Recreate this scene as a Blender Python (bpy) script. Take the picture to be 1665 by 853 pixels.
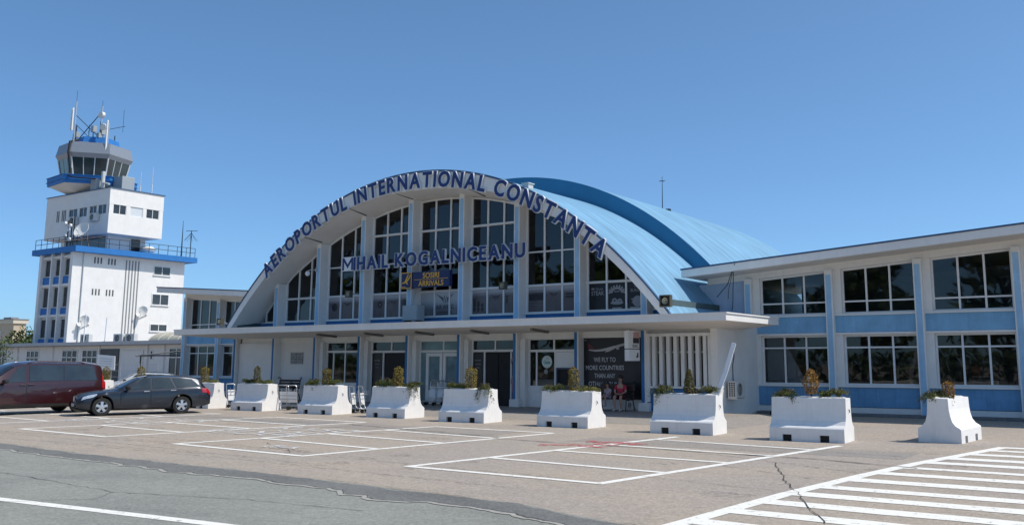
import bpy, bmesh, math, random
from mathutils import Vector, Matrix, noise
R = math.radians
random.seed(7)
for o in list(bpy.data.objects): bpy.data.objects.remove(o)
S = bpy.context.scene
COL = S.collection

# ------------------------------------------------------------------ camera, sky, sun, exposure
cd = bpy.data.cameras.new('camera'); cam = bpy.data.objects.new('camera', cd); COL.objects.link(cam)
W_, H_, F_ = 1665.0, 853.0, 1500.0
YAW, PITCH, ROLL = R(33.37), R(8.85), R(-.02)
d = Vector((-math.sin(YAW)*math.cos(PITCH), math.cos(YAW)*math.cos(PITCH), math.sin(PITCH)))
r = Vector((math.cos(YAW), math.sin(YAW), 0)); u = r.cross(d)
r2 = r*math.cos(ROLL)+u*math.sin(ROLL); u2 = -r*math.sin(ROLL)+u*math.cos(ROLL)
cam.matrix_world = Matrix(((r2.x, u2.x, -d.x, 0), (r2.y, u2.y, -d.y, 0), (r2.z, u2.z, -d.z, 2.0), (0, 0, 0, 1)))
cd.sensor_fit = 'HORIZONTAL'; cd.sensor_width = 36; cd.lens = F_/W_*36
cd.shift_x = -77.5/W_; cd.shift_y = -71.5/W_
cd.clip_start = .1; cd.clip_end = 3000
S.camera = cam

SUN_EL, SUN_AZ = R(53.5), R(27)          # SUN_AZ counted from +X towards +Y
w = bpy.data.worlds.new('World'); S.world = w; w.use_nodes = True
nt = w.node_tree; nt.nodes.clear()
sky = nt.nodes.new('ShaderNodeTexSky'); sky.sky_type = 'NISHITA'; sky.sun_disc = False
sky.sun_elevation = SUN_EL; sky.sun_rotation = R(90)-SUN_AZ
sky.altitude = 0; sky.air_density = .58; sky.dust_density = .9; sky.ozone_density = 10
bg = nt.nodes.new('ShaderNodeBackground'); bg.inputs[1].default_value = .15
wo = nt.nodes.new('ShaderNodeOutputWorld')
tint = nt.nodes.new('ShaderNodeMix'); tint.data_type = 'RGBA'; tint.blend_type = 'MULTIPLY'; tint.inputs[0].default_value = 1; tint.inputs[7].default_value = (.87, 1.03, 1.0, 1)
gam = nt.nodes.new('ShaderNodeGamma'); gam.inputs[1].default_value = .84
nt.links.new(sky.outputs[0], gam.inputs[0]); nt.links.new(gam.outputs[0], tint.inputs[6]); nt.links.new(tint.outputs[2], bg.inputs[0]); nt.links.new(bg.outputs[0], wo.inputs[0])
sl = bpy.data.lights.new('sun', 'SUN'); sl.energy = 2.75; sl.angle = R(.53); sl.color = (1, .945, .865)
so = bpy.data.objects.new('sun', sl); COL.objects.link(so)
sd = Vector((math.cos(SUN_AZ)*math.cos(SUN_EL), math.sin(SUN_AZ)*math.cos(SUN_EL), math.sin(SUN_EL)))
so.rotation_euler = sd.to_track_quat('Z', 'Y').to_euler(); so.location = (20, 0, 60)
S.view_settings.view_transform = 'Standard'; S.view_settings.look = 'None'
S.view_settings.exposure = .60; S.view_settings.gamma = 1; S.view_settings.use_curve_mapping = False
S.cycles.max_bounces = 8; S.cycles.transparent_max_bounces = 12

# ------------------------------------------------------------------ materials
MAT = {}
def mat(name, col, rough=.7, metal=0., var=.12, scale=3., streak=0., spec=.5, dirt=None, bump=0., bscale=40., coat=0., stretch=(1, 1, 1), rnd=False):
    if name in MAT: return MAT[name]
    m = bpy.data.materials.new(name); m.use_nodes = True; N = m.node_tree; L = N.links
    b = N.nodes['Principled BSDF']; b.inputs['Roughness'].default_value = rough; b.inputs['Metallic'].default_value = metal
    b.inputs['Specular IOR Level'].default_value = spec; b.inputs['Coat Weight'].default_value = coat
    tc = N.nodes.new('ShaderNodeTexCoord'); mp = N.nodes.new('ShaderNodeMapping'); mp.inputs['Scale'].default_value = stretch
    src_ = tc.outputs['Object']
    if rnd:
        oi = N.nodes.new('ShaderNodeObjectInfo'); va_ = N.nodes.new('ShaderNodeVectorMath'); va_.operation = 'MULTIPLY_ADD'
        va_.inputs[1].default_value = (37, 53, 0); L.new(oi.outputs['Random'], va_.inputs[0]); L.new(src_, va_.inputs[2]); src_ = va_.outputs[0]
    L.new(src_, mp.inputs[0])
    n1 = N.nodes.new('ShaderNodeTexNoise'); n1.inputs['Scale'].default_value = scale; n1.inputs['Detail'].default_value = 6; n1.inputs['Roughness'].default_value = .65
    L.new(mp.outputs[0], n1.inputs[0])
    rp = N.nodes.new('ShaderNodeValToRGB'); e = rp.color_ramp.elements
    e[0].position = .3; e[1].position = .7
    e[0].color = (*[c*(1-var) for c in col], 1); e[1].color = (*[min(1, c*(1+var*.6)) for c in col], 1)
    L.new(n1.outputs[0], rp.inputs[0]); last = rp.outputs[0]
    if streak > 0:
        mp2 = N.nodes.new('ShaderNodeMapping'); mp2.inputs['Scale'].default_value = (5, 5, .35); L.new(src_, mp2.inputs[0])
        n2 = N.nodes.new('ShaderNodeTexNoise'); n2.inputs['Scale'].default_value = 1.6; n2.inputs['Detail'].default_value = 8; n2.inputs['Roughness'].default_value = .7
        L.new(mp2.outputs[0], n2.inputs[0])
        r3 = N.nodes.new('ShaderNodeValToRGB'); r3.color_ramp.elements[0].position = .5; r3.color_ramp.elements[1].position = .78
        r3.color_ramp.elements[0].color = (0, 0, 0, 1); r3.color_ramp.elements[1].color = (streak, streak, streak, 1)
        L.new(n2.outputs[0], r3.inputs[0])
        mx = N.nodes.new('ShaderNodeMix'); mx.data_type = 'RGBA'; mx.blend_type = 'MIX'
        L.new(r3.outputs[0], mx.inputs[0]); L.new(last, mx.inputs[6]); mx.inputs[7].default_value = (*(dirt or [c*.45 for c in col]), 1)
        last = mx.outputs[2]
    L.new(last, b.inputs['Base Color'])
    if bump > 0:
        n4 = N.nodes.new('ShaderNodeTexNoise'); n4.inputs['Scale'].default_value = bscale; n4.inputs['Detail'].default_value = 4
        L.new(tc.outputs['Object'], n4.inputs[0])
        bp = N.nodes.new('ShaderNodeBump'); bp.inputs['Strength'].default_value = bump; bp.inputs['Distance'].default_value = .02
        L.new(n4.outputs[0], bp.inputs['Height']); L.new(bp.outputs[0], b.inputs['Normal'])
    MAT[name] = m; return m

def glass_mat(name, tint, tr, refl_col=(1, 1, 1), rough=.02):
    """window glass: fresnel reflection over a tinted see-through pane, slightly wavy"""
    m = bpy.data.materials.new(name); m.use_nodes = True; N = m.node_tree; L = N.links; N.nodes.clear()
    out = N.nodes.new('ShaderNodeOutputMaterial'); mix = N.nodes.new('ShaderNodeMixShader')
    fr = N.nodes.new('ShaderNodeFresnel'); fr.inputs[0].default_value = 1.55
    gl = N.nodes.new('ShaderNodeBsdfGlossy'); gl.inputs['Roughness'].default_value = rough; gl.inputs['Color'].default_value = (*refl_col, 1)
    t = N.nodes.new('ShaderNodeBsdfTransparent'); t.inputs[0].default_value = (*[c*tr for c in tint], 1)
    tc = N.nodes.new('ShaderNodeTexCoord'); n = N.nodes.new('ShaderNodeTexNoise'); n.inputs['Scale'].default_value = .9
    L.new(tc.outputs['Object'], n.inputs[0]); bp = N.nodes.new('ShaderNodeBump'); bp.inputs['Strength'].default_value = .05; bp.inputs['Distance'].default_value = .05
    L.new(n.outputs[0], bp.inputs['Height']); L.new(bp.outputs[0], gl.inputs['Normal']); L.new(bp.outputs[0], fr.inputs['Normal'])
    L.new(fr.outputs[0], mix.inputs[0]); L.new(t.outputs[0], mix.inputs[1]); L.new(gl.outputs[0], mix.inputs[2]); L.new(mix.outputs[0], out.inputs[0])
    MAT[name] = m; return m

WHITE = mat('white_paint', (.80, .78, .745), .75, var=.06, scale=1.2, streak=.30, dirt=(.58, .56, .52))
WALLW = mat('wall_white', (.79, .77, .735), .85, var=.07, scale=.8, streak=.28, dirt=(.58, .56, .53), bump=.1, bscale=60)
SOFF = mat('soffit_white', (.76, .72, .66), .85, var=.08, scale=.7, streak=.0)
PLANTW = mat('planter_white', (.83, .81, .78), .7, var=.06, scale=2.2, streak=.38, dirt=(.62, .57, .50), bump=.25, bscale=25, rnd=True)
PVC = mat('pvc_white', (.77, .76, .74), .45, var=.05, scale=2)
BLUEW = mat('wing_blue', (.23, .46, .66), .8, var=.20, scale=1.2, streak=.5, dirt=(.13, .30, .52), bump=.06)
BLUEL = mat('lower_wing_blue', (.15, .34, .55), .8, var=.24, scale=1.1, streak=.5, dirt=(.05, .15, .34), bump=.06)
BLUED = mat('base_blue', (.028, .16, .38), .7, var=.12, scale=1.6, streak=.2, dirt=(.10, .22, .42))
PILB = mat('pilaster_blue', (.34, .55, .74), .75, var=.14, scale=1.5, streak=.4, dirt=(.14, .30, .58))
COLB = mat('column_blue', (.035, .17, .40), .7, var=.1, scale=2)
ROOFB = mat('roof_light_blue', (.160, .340, .495), .65, var=.34, scale=1.3, streak=.0, stretch=(.35, 3, .35), bump=.05, bscale=6)
RIBB = mat('roof_rib_blue', (.03, .19, .34), .6, var=.12, scale=.7)
TOWB = mat('tower_blue', (.018, .17, .48), .6, var=.12, scale=2, streak=.25, dirt=(.03, .12, .3))
EDGEB = mat('roof_edge_blue', (.03, .09, .19), .6, var=.1)
GREYM = mat('grey_cladding', (.29, .31, .34), .45, .35, var=.06)
STEEL = mat('galvanised_steel', (.55, .56, .57), .4, .8, var=.1)
DARKM = mat('dark_metal', (.03, .035, .04), .5, .5, var=.1)
BLACK = mat('black_matt', (.012, .012, .013), .7, var=.2)
GREYB = mat('grey_box', (.36, .39, .40), .5, .1, var=.06, streak=.2)
ACW = mat('unit_casing', (.60, .60, .57), .55, var=.06, streak=.2, dirt=(.42, .40, .35))
DISH = mat('dish_white', (.75, .74, .70), .5, var=.06)
LETB = mat('letter_blue', (.013, .042, .165), .65, var=.06)
LETW = mat('letter_white', (.78, .78, .78), .5, var=.05)
NAVY = mat('sign_navy', (.008, .022, .095), .5, var=.1)
YEL = mat('sign_yellow', (.80, .42, .03), .5, var=.06)
INT = mat('interior_grey', (.24, .24, .24), .9, var=.3, scale=.6)
INTF = mat('interior_floor', (.16, .15, .14), .6, var=.2)
PALEP = mat('pale_blind_reflection', (.62, .66, .68), .8, var=.04)  # tower blind white; also colours the painted reflection in the wing window
GLASS = glass_mat('window_glass', (.80, .86, .90), .60)
GLASSD = glass_mat('dark_window_glass', (.6, .68, .75), .30)
GLASST = mat('teal_door_glass', (.17, .27, .30), .12, var=.35, scale=1.3, spec=.6)
CARG = glass_mat('car_glass', (.55, .62, .68), .45)
VANG = glass_mat('van_tinted_glass', (.3, .36, .42), .15)
RUBBER = mat('tyre_rubber', (.018, .018, .018), .8, var=.2, scale=8)
RIM = mat('alloy_rim', (.62, .63, .65), .3, .8, var=.04)
WCAR = mat('wagon_paint', (.020, .025, .036), .25, .35, var=.05, coat=.7)
VCAR = mat('van_paint', (.036, .006, .009), .3, .15, var=.08, coat=1)
SCAR = mat('silver_paint', (.62, .62, .62), .3, .4, var=.04, coat=1)
CHROME = mat('chrome', (.75, .76, .78), .15, 1, var=.02)
LAMPG = mat('headlamp_lens', (.70, .74, .78), .12, .4, var=.25, scale=14)
LAMPR = mat('tail_lamp_red', (.40, .01, .015), .2, var=.15, scale=8, coat=1)
PLATE = mat('number_plate', (.62, .62, .60), .5, var=.05)
WOODD = mat('dark_bench_wood', (.055, .028, .022), .6, var=.3, scale=5)
GRAVEL = mat('white_gravel', (.66, .65, .62), .9, var=.25, scale=30, bump=.6, bscale=45)
SOIL = mat('soil', (.12, .09, .07), .95, var=.3, scale=12)
BEIGE = mat('beige_render', (.56, .46, .33), .85, var=.06, scale=.6, streak=.15)
BRICKR = mat('brown_roof_tiles', (.16, .07, .05), .85, var=.2, scale=2)
POLYC = mat('yellowed_polycarbonate', (.55, .50, .38), .5, var=.14, scale=2, streak=.3, dirt=(.4, .34, .22))
BARK = mat('bark', (.085, .06, .042), .9, var=.3, scale=6)
SHEET = mat('white_sheet', (.78, .79, .80), .5, var=.04)
ROOFF = mat('roof_felt', (.28, .28, .29), .85, var=.15, scale=.8)
def leafmat(name, a):
    return mat(name, a, .75, var=.30, scale=7, spec=.25)
LG = [leafmat('leaf_green', (.105, .125, .030)), leafmat('leaf_dark', (.055, .078, .022)), leafmat('leaf_pale', (.21, .21, .06))]
LY = [leafmat('needle_yellow', (.33, .24, .05)), leafmat('needle_olive', (.14, .125, .035)), leafmat('needle_brown', (.16, .10, .035))]
LO = [leafmat('needle_orange', (.36, .19, .045)), leafmat('needle_rust', (.20, .09, .025)), leafmat('needle_tan', (.42, .26, .08))]
LT = [leafmat('tree_leaf', (.075, .11, .032)), leafmat('tree_leaf_dark', (.035, .06, .02)), leafmat('tree_leaf_light', (.12, .16, .05))]

# ------------------------------------------------------------------ mesh helpers
def lerp(a, b, t): return a+(b-a)*t
class MB:
    def __init__(s): s.v = []; s.f = []; s.m = []
    def add(s, vs, fs, mi=0):
        o = len(s.v); s.v += [tuple(p) for p in vs]; s.f += [tuple(o+i for i in f) for f in fs]; s.m += [mi]*len(fs); return s
    def box(s, x0, x1, y0, y1, z0, z1, mi=0):
        if x1 < x0: x0, x1 = x1, x0
        if y1 < y0: y0, y1 = y1, y0
        return s.add([(x0, y0, z0), (x1, y0, z0), (x1, y1, z0), (x0, y1, z0), (x0, y0, z1), (x1, y0, z1), (x1, y1, z1), (x0, y1, z1)],
                     [(0, 3, 2, 1), (4, 5, 6, 7), (0, 1, 5, 4), (1, 2, 6, 5), (2, 3, 7, 6), (3, 0, 4, 7)], mi)
    def hexa(s, bot, top, mi=0):      # bot, top: four points each, counter-clockwise from above
        return s.add(list(bot)+list(top), [(0, 3, 2, 1), (4, 5, 6, 7), (0, 1, 5, 4), (1, 2, 6, 5), (2, 3, 7, 6), (3, 0, 4, 7)], mi)
    def quad(s, a, b, c, d_, mi=0): return s.add([a, b, c, d_], [(0, 1, 2, 3)], mi)
    def tube(s, pts, rad, n=8, mi=0, cap=True):
        pts = [Vector(p) for p in pts]; rs = rad if isinstance(rad, (list, tuple)) else [rad]*len(pts)
        vs = []; fs = []; up = Vector((0, 0, 1)); prev = None
        for i, p in enumerate(pts):
            t = (pts[min(i+1, len(pts)-1)]-pts[max(i-1, 0)]).normalized()
            if prev is None:
                a = t.cross(up)
                if a.length < 1e-3: a = t.cross(Vector((1, 0, 0)))
                a.normalize()
            else:
                a = (prev-t*prev.dot(t)).normalized()
            prev = a; b = t.cross(a)
            for k in range(n):
                q = 2*math.pi*k/n; vs.append(p+(a*math.cos(q)+b*math.sin(q))*rs[i])
        for i in range(len(pts)-1):
            for k in range(n): fs.append((i*n+k, i*n+(k+1) % n, (i+1)*n+(k+1) % n, (i+1)*n+k))
        if cap: fs.append(tuple(range(n-1, -1, -1))); fs.append(tuple((len(pts)-1)*n+k for k in range(n)))
        return s.add(vs, fs, mi)
    def lathe(s, prof, c=(0, 0, 0), axis='z', n=24, mi=0):
        vs = []; fs = []
        for (rr, h) in prof:
            for k in range(n):
                q = 2*math.pi*k/n; a, b = rr*math.cos(q), rr*math.sin(q)
                p = {'z': (a, b, h), 'y': (a, h, b), 'x': (h, a, b)}[axis]
                vs.append((p[0]+c[0], p[1]+c[1], p[2]+c[2]))
        for i in range(len(prof)-1):
            for k in range(n): fs.append((i*n+k, i*n+(k+1) % n, (i+1)*n+(k+1) % n, (i+1)*n+k))
        return s.add(vs, fs, mi)
    def prism(s, poly, axis, a, b, mi=0):    # poly in the two other axes, extruded from a to b
        n = len(poly); vs = []
        for h in (a, b):
            for (p, q) in poly: vs.append({'x': (h, p, q), 'y': (p, h, q), 'z': (p, q, h)}[axis])
        fs = [tuple(range(n-1, -1, -1)), tuple(range(n, 2*n))]+[(i, (i+1) % n, n+(i+1) % n, n+i) for i in range(n)]
        return s.add(vs, fs, mi)
    def loft(s, secs, mi=0, cap=True, closed=True):
        n = len(secs[0]); vs = [p for c in secs for p in c]; fs = []
        for i in range(len(secs)-1):
            for k in range(n if closed else n-1): fs.append((i*n+k, i*n+(k+1) % n, (i+1)*n+(k+1) % n, (i+1)*n+k))
        if cap and closed: fs.append(tuple(range(n-1, -1, -1))); fs.append(tuple((len(secs)-1)*n+k for k in range(n)))
        return s.add(vs, fs, mi)
    def join(s, other, M=None, mi=None):
        vs = [(M @ Vector(p)) for p in other.v] if M else other.v
        o = len(s.v); s.v += [tuple(p) for p in vs]; s.f += [tuple(o+i for i in f) for f in other.f]; s.m += other.m if mi is None else [mi]*len(other.f); return s

def origin(o):
    p = Vector((0, 0, 0))
    while o is not None: p = p+o.location; o = o.parent
    return p
ZMAP = [None]
def build(mb, name, mats, parent=None, world=True, smooth=None, bevel=0, recalc=True, loc=None):
    """one mesh object; world=True: the vertices are world coordinates and are shifted to the parent (or loc)"""
    if not isinstance(mats, (list, tuple)): mats = [mats]
    if ZMAP[0]: mb.v = [(p[0], p[1], ZMAP[0](p[2])) for p in mb.v]
    off = origin(parent) if (parent is not None and world) else Vector(loc) if loc else Vector((0, 0, 0))
    me = bpy.data.meshes.new(name); me.from_pydata([tuple(Vector(p)-off) for p in mb.v], [], mb.f)
    for m in mats: me.materials.append(m)
    for p, i in zip(me.polygons, mb.m): p.material_index = i
    bm = bmesh.new(); bm.from_mesh(me)
    if recalc: bmesh.ops.recalc_face_normals(bm, faces=bm.faces)
    if bevel:
        bmesh.ops.remove_doubles(bm, verts=bm.verts, dist=1e-5)
        es = [e for e in bm.edges if len(e.link_faces) == 2 and e.calc_face_angle(0) > R(35)]
        bmesh.ops.bevel(bm, geom=es, offset=bevel, segments=2, affect='EDGES', profile=.6, clamp_overlap=True)
    if smooth is not None:
        bmesh.ops.remove_doubles(bm, verts=bm.verts, dist=1e-5)
        for f in bm.faces: f.smooth = True
        for e in bm.edges:
            e.smooth = not (len(e.link_faces) != 2 or e.calc_face_angle(0) > R(smooth))
    bm.to_mesh(me); bm.free()
    o = bpy.data.objects.new(name, me); COL.objects.link(o); o.parent = parent
    if parent is None and loc: o.location = loc
    return o
def tag(o, label, cat, group=None):
    o['label'] = label; o['category'] = cat
    if group: o['group'] = group
    return o
def thing(name, label, cat, loc=(0, 0, 0), rz=0, group=None):
    o = bpy.data.objects.new(name, None); COL.objects.link(o); o.location = loc; o.rotation_euler = (0, 0, rz); o.empty_display_size = .3
    return tag(o, label, cat, group)
def kids(o): return [c for c in bpy.data.objects if c.parent == o]
def dup(o, loc, rz=None, label=None, parent=None):
    c = o.copy(); COL.objects.link(c)
    if parent is not None: c.parent = parent
    else:
        c.location = loc
        if rz is not None: c.rotation_euler = (0, 0, rz)
        if label: c['label'] = label
    for k in kids(o): dup(k, None, parent=c)
    return c
def structure(mb, name, m, **k):
    o = build(mb, name, m, **k); o['kind'] = 'structure'; return o

_tc = {}
def char_mesh(t, size, off=0., depth=.0):
    key = (t, round(size, 4), round(off, 4), round(depth, 4))
    if key in _tc: return _tc[key]
    cu = bpy.data.curves.new('t', 'FONT'); cu.body = t; cu.size = size; cu.offset = off; cu.extrude = depth/2; cu.resolution_u = 3
    o = bpy.data.objects.new('t', cu); COL.objects.link(o)
    dg = bpy.context.evaluated_depsgraph_get(); me = o.evaluated_get(dg).to_mesh()
    mb = MB(); mb.add([tuple(v.co) for v in me.vertices], [tuple(p.vertices) for p in me.polygons])
    o.evaluated_get(dg).to_mesh_clear(); bpy.data.objects.remove(o); bpy.data.curves.remove(cu)
    _tc[key] = mb; return mb
def text_into(mb, txt, M, height, width=None, off=0., depth=0., mi=0, center=True):
    """flat lettering, fitted to a cap height and (optionally) a width; M maps text plane x,y,z into the world"""
    base = char_mesh(txt, 1.0, off, 0)
    xs = [v[0] for v in base.v]; ys = [v[1] for v in base.v]
    ch = char_mesh('H', 1.0, off, 0); hh = max(v[1] for v in ch.v)
    sy = height/hh; sx = sy if width is None else width/(max(xs)-min(xs))
    src = char_mesh(txt, 1.0, off, depth/sy if depth else 0)
    x0 = min(xs); wd = (max(xs)-x0)
    T = M @ Matrix(((sx, 0, 0, -sx*(x0+(wd/2 if center else 0))), (0, sy, 0, 0), (0, 0, sy, 0), (0, 0, 0, 1)))
    mb.join(src, T, mi); return mb
def plane_M(org, xdir, ydir):
    x = Vector(xdir).normalized(); y = Vector(ydir).normalized(); z = x.cross(y)
    return Matrix(((x.x, y.x, z.x, org[0]), (x.y, y.y, z.y, org[1]), (x.z, y.z, z.z, org[2]), (0, 0, 0, 1)))
def front_M(x, y, z): return plane_M((x, y, z), (1, 0, 0), (0, 0, 1))     # faces -Y


# ------------------------------------------------------------------ ground, road, markings
def ground_mat(name, base, tint, dark, speck, sc=1.0):
    m = bpy.data.materials.new(name); m.use_nodes = True; N = m.node_tree; L = N.links; b = N.nodes['Principled BSDF']
    b.inputs['Roughness'].default_value = .9; b.inputs['Specular IOR Level'].default_value = .25
    tc = N.nodes.new('ShaderNodeTexCoord')
    def nz(s, det=6, rough=.6, dist=0, st=None):
        n = N.nodes.new('ShaderNodeTexNoise'); n.inputs['Scale'].default_value = s; n.inputs['Detail'].default_value = det
        n.inputs['Roughness'].default_value = rough; n.inputs['Distortion'].default_value = dist
        if st:
            mp = N.nodes.new('ShaderNodeMapping'); mp.inputs['Scale'].default_value = st; L.new(tc.outputs['Object'], mp.inputs[0]); L.new(mp.outputs[0], n.inputs[0])
        else: L.new(tc.outputs['Object'], n.inputs[0])
        return n.outputs[0]
    def ramp(x, a, c):
        rp = N.nodes.new('ShaderNodeMapRange'); rp.inputs[1].default_value = a; rp.inputs[2].default_value = c; L.new(x, rp.inputs[0]); return rp.outputs[0]
    def mix(f, a, c, amt=None):
        mx = N.nodes.new('ShaderNodeMix'); mx.data_type = 'RGBA'
        if amt is not None:
            ml = N.nodes.new('ShaderNodeMath'); ml.operation = 'MULTIPLY'; ml.inputs[1].default_value = amt; L.new(f, ml.inputs[0]); f = ml.outputs[0]
        L.new(f, mx.inputs[0])
        for s_, i in ((a, 6), (c, 7)):
            if isinstance(s_, tuple): mx.inputs[i].default_value = (*s_, 1)
            else: L.new(s_, mx.inputs[i])
        return mx.outputs[2]
    c = mix(ramp(nz(.22*sc, 5, .6, .6), .36, .66), base, tint)
    c = mix(ramp(nz(.55*sc, 8, .7, .5, (.55, 1, 1)), .50, .74), c, dark, .62)
    grey = tuple((base[0]*.78+base[1]*.12, base[1]*.90, base[2]*1.0)) if base[0] > base[2]*1.2 else dark
    c = mix(ramp(nz(.13*sc, 7, .65, .8, (1, 1.6, 1)), .47, .60), c, grey, .75)
    c = mix(ramp(nz(.9*sc, 9, .8, 1.2, (.35, 1.5, 1)), .56, .70), c, dark, .55)
    c = mix(ramp(nz(3.0*sc, 8, .75), .48, .76), c, dark, .48)
    c = mix(ramp(nz(7.0*sc, 8, .8), .52, .74), c, speck, .42)
    vo = N.nodes.new('ShaderNodeTexVoronoi'); vo.inputs['Scale'].default_value = 26*sc; L.new(tc.outputs['Object'], vo.inputs[0])
    c = mix(ramp(vo.outputs['Color'], .35, 1.0), c, speck, .52); v2 = N.nodes.new('ShaderNodeTexVoronoi'); v2.inputs['Scale'].default_value = 21*sc; L.new(tc.outputs['Object'], v2.inputs[0]); c = mix(ramp(v2.outputs['Color'], .45, 1.0), c, dark, .60)
    c = mix(ramp(nz(26*sc, 4, .8), .50, .66), c, speck, .45)
    c = mix(ramp(nz(40*sc, 4, .8), .52, .66), c, dark, .60)
    L.new(c, b.inputs['Base Color'])
    bp = N.nodes.new('ShaderNodeBump'); bp.inputs['Strength'].default_value = .35; bp.inputs['Distance'].default_value = .01
    L.new(nz(45*sc, 4, .7), bp.inputs['Height']); L.new(bp.outputs[0], b.inputs['Normal'])
    return m
CONC = ground_mat('worn_concrete', (.350, .295, .242), (.395, .318, .242), (.215, .188, .158), (.55, .48, .40))
ASPH = ground_mat('road_asphalt', (.240, .242, .212), (.282, .280, .245), (.16, .162, .147), (.40, .395, .35), 1.15)
ASPD = ground_mat('patch_asphalt', (.150, .150, .140), (.19, .187, .172), (.10, .10, .096), (.28, .28, .26), 1.2)
CONC2 = ground_mat('grey_concrete_patch', (.285, .252, .220), (.32, .275, .23), (.19, .175, .155), (.42, .38, .33))
FOOT = ground_mat('footway', (.17, .17, .17), (.20, .195, .19), (.12, .12, .12), (.26, .26, .26))
def worn(name, col, lo, hi, scale=7):
    m = bpy.data.materials.new(name); m.use_nodes = True; N = m.node_tree; L = N.links; b = N.nodes['Principled BSDF']
    b.inputs['Base Color'].default_value = (*col, 1); b.inputs['Roughness'].default_value = .75
    tc = N.nodes.new('ShaderNodeTexCoord'); n = N.nodes.new('ShaderNodeTexNoise'); n.inputs['Scale'].default_value = scale; n.inputs['Detail'].default_value = 8; n.inputs['Roughness'].default_value = .75
    L.new(tc.outputs['Object'], n.inputs[0]); mr = N.nodes.new('ShaderNodeMapRange'); mr.inputs[1].default_value = lo; mr.inputs[2].default_value = hi; L.new(n.outputs[0], mr.inputs[0])
    L.new(mr.outputs[0], b.inputs['Alpha'])
    mx = N.nodes.new('ShaderNodeMapRange'); return m
PAINT = worn('road_paint', (.80, .77, .70), .30, .44)
FADED = worn('faded_road_paint', (.68, .67, .65), .36, .56, 5)
REDP = worn('faded_red_paint', (.55, .10, .11), .44, .60, 5)
CRACK = mat('crack', (.060, .056, .050), .95, var=.3)

mb = MB(); mb.quad((-900, -500, 0), (500, -500, 0), (500, 900, 0), (-900, 900, 0)); structure(mb, 'ground', CONC)
def jitter(x, s, a, sd=0): return a*(noise.noise(Vector((x*s, sd, 0)))+.5*noise.noise(Vector((x*s*2.7, sd+5, 0)))+.3*noise.noise(Vector((x*s*7, sd+9, 0))))
EDGE = [(-160, 15.5), (-60, 13.9), (-35, 12.9), (-25.4, 12.2), (-20.7, 11.75), (-14, 11.55), (-8, 11.1), (-6, 10.45), (0, 9.7), (20, 7.5), (60, 3.5)]
def edge_y(x):
    for (a, b), (c, d_) in zip(EDGE, EDGE[1:]):
        if a <= x <= c: return lerp(b, d_, (x-a)/(c-a))
    return EDGE[-1][1]
def strip(xs, f0, f1, z):
    m_ = MB(); v = []
    for x in xs: v += [(x, f0(x), z), (x, f1(x), z)]
    m_.add(v, [(2*i, 2*i+2, 2*i+3, 2*i+1) for i in range(len(xs)-1)]); return m_
xs = [-160+i*2 for i in range(66)]+[-28+i*.07 for i in range(1, 400)]+[i*2 for i in range(1, 31)]
structure(strip(xs, lambda x: -40, lambda x: edge_y(x)+jitter(x, .55, .16, 1), .004), 'road', ASPH)
xr = [-34+i*.06 for i in range(500)]
structure(strip([x for x in xr if x < -5.2], lambda x: edge_y(x)-.62-max(0, jitter(x, .35, .5, 3))+jitter(x, 1.3, .12, 7), lambda x: edge_y(x)-.06+jitter(x, .8, .16, 2), .008), 'road_patch', ASPD)
structure(strip([x for x in xr if -32 < x < -6.2], lambda x: edge_y(x)-.66-max(0, jitter(x, .35, .5, 3))+jitter(x, 1.3, .12, 7), lambda x: edge_y(x)-.66-max(0, jitter(x, .35, .5, 3))+jitter(x, 1.3, .12, 7)+max(.004, .045*noise.noise(Vector((x*.9, 3, 3)))+.018), .012), 'road_crack', CRACK)
structure(strip([x for x in xr if -32 < x < -6.2], lambda x: edge_y(x)-.76-max(0, jitter(x, .35, .5, 3))+jitter(x, 1.3, .12, 7)+.06*noise.noise(Vector((x*1.5, 7, 2))), lambda x: edge_y(x)-.665-max(0, jitter(x, .35, .5, 3))+jitter(x, 1.3, .12, 7), .0115), 'road_edge_dust', mat('pale_dust', (.36, .34, .30), .95, var=.25, scale=9))
for seed in (1, 2):
    structure(strip([x for x in xr if -31 < x < -4], lambda x: edge_y(x)-.04+.1*seed-.1+jitter(x, .8, .16, 2), lambda x: edge_y(x)-.04+.1*seed-.1+jitter(x, .8, .16, 2)+max(.001, .05*noise.noise(Vector((x*.8, 3, 31+seed)))), .0125+.002*seed), 'road_edge_crack', CRACK)
# solid edge line of the road
xl = [-60+i*.5 for i in range(130)]
structure(strip(xl, lambda x: 7.13+.0915*(x+14.7)-.004*(x+14.7)**2*.3+jitter(x, 1, .012, 4), lambda x: 7.13+.0915*(x+14.7)-.004*(x+14.7)**2*.3+.21+jitter(x, 1.1, .012, 6), .0085), 'road_line', PAINT)

def ribbon(pts, wd, z, m_, jit=.0):
    """flat strip along a polyline"""
    P = [Vector((*p, 0)) for p in pts]; Q = []
    for a, b in zip(P, P[1:]):
        n_ = max(1, int((b-a).length/.18)) if jit else 1
        for i in range(n_): Q.append(a.lerp(b, i/n_))
    Q.append(P[-1])
    if jit: Q = [q+Vector((random.uniform(-jit, jit), random.uniform(-jit, jit), 0)) if 0 < i < len(Q)-1 else q for i, q in enumerate(Q)]
    v = []
    for i, q in enumerate(Q):
        t = (Q[min(i+1, len(Q)-1)]-Q[max(i-1, 0)]).normalized(); nn = Vector((-t.y, t.x, 0))*wd/2*(random.uniform(.35, 1.3) if jit else 1)
        v += [(q.x-nn.x, q.y-nn.y, z), (q.x+nn.x, q.y+nn.y, z)]
    m_.add(v, [(2*i, 2*i+1, 2*i+3, 2*i+2) for i in range(len(Q)-1)])
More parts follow.
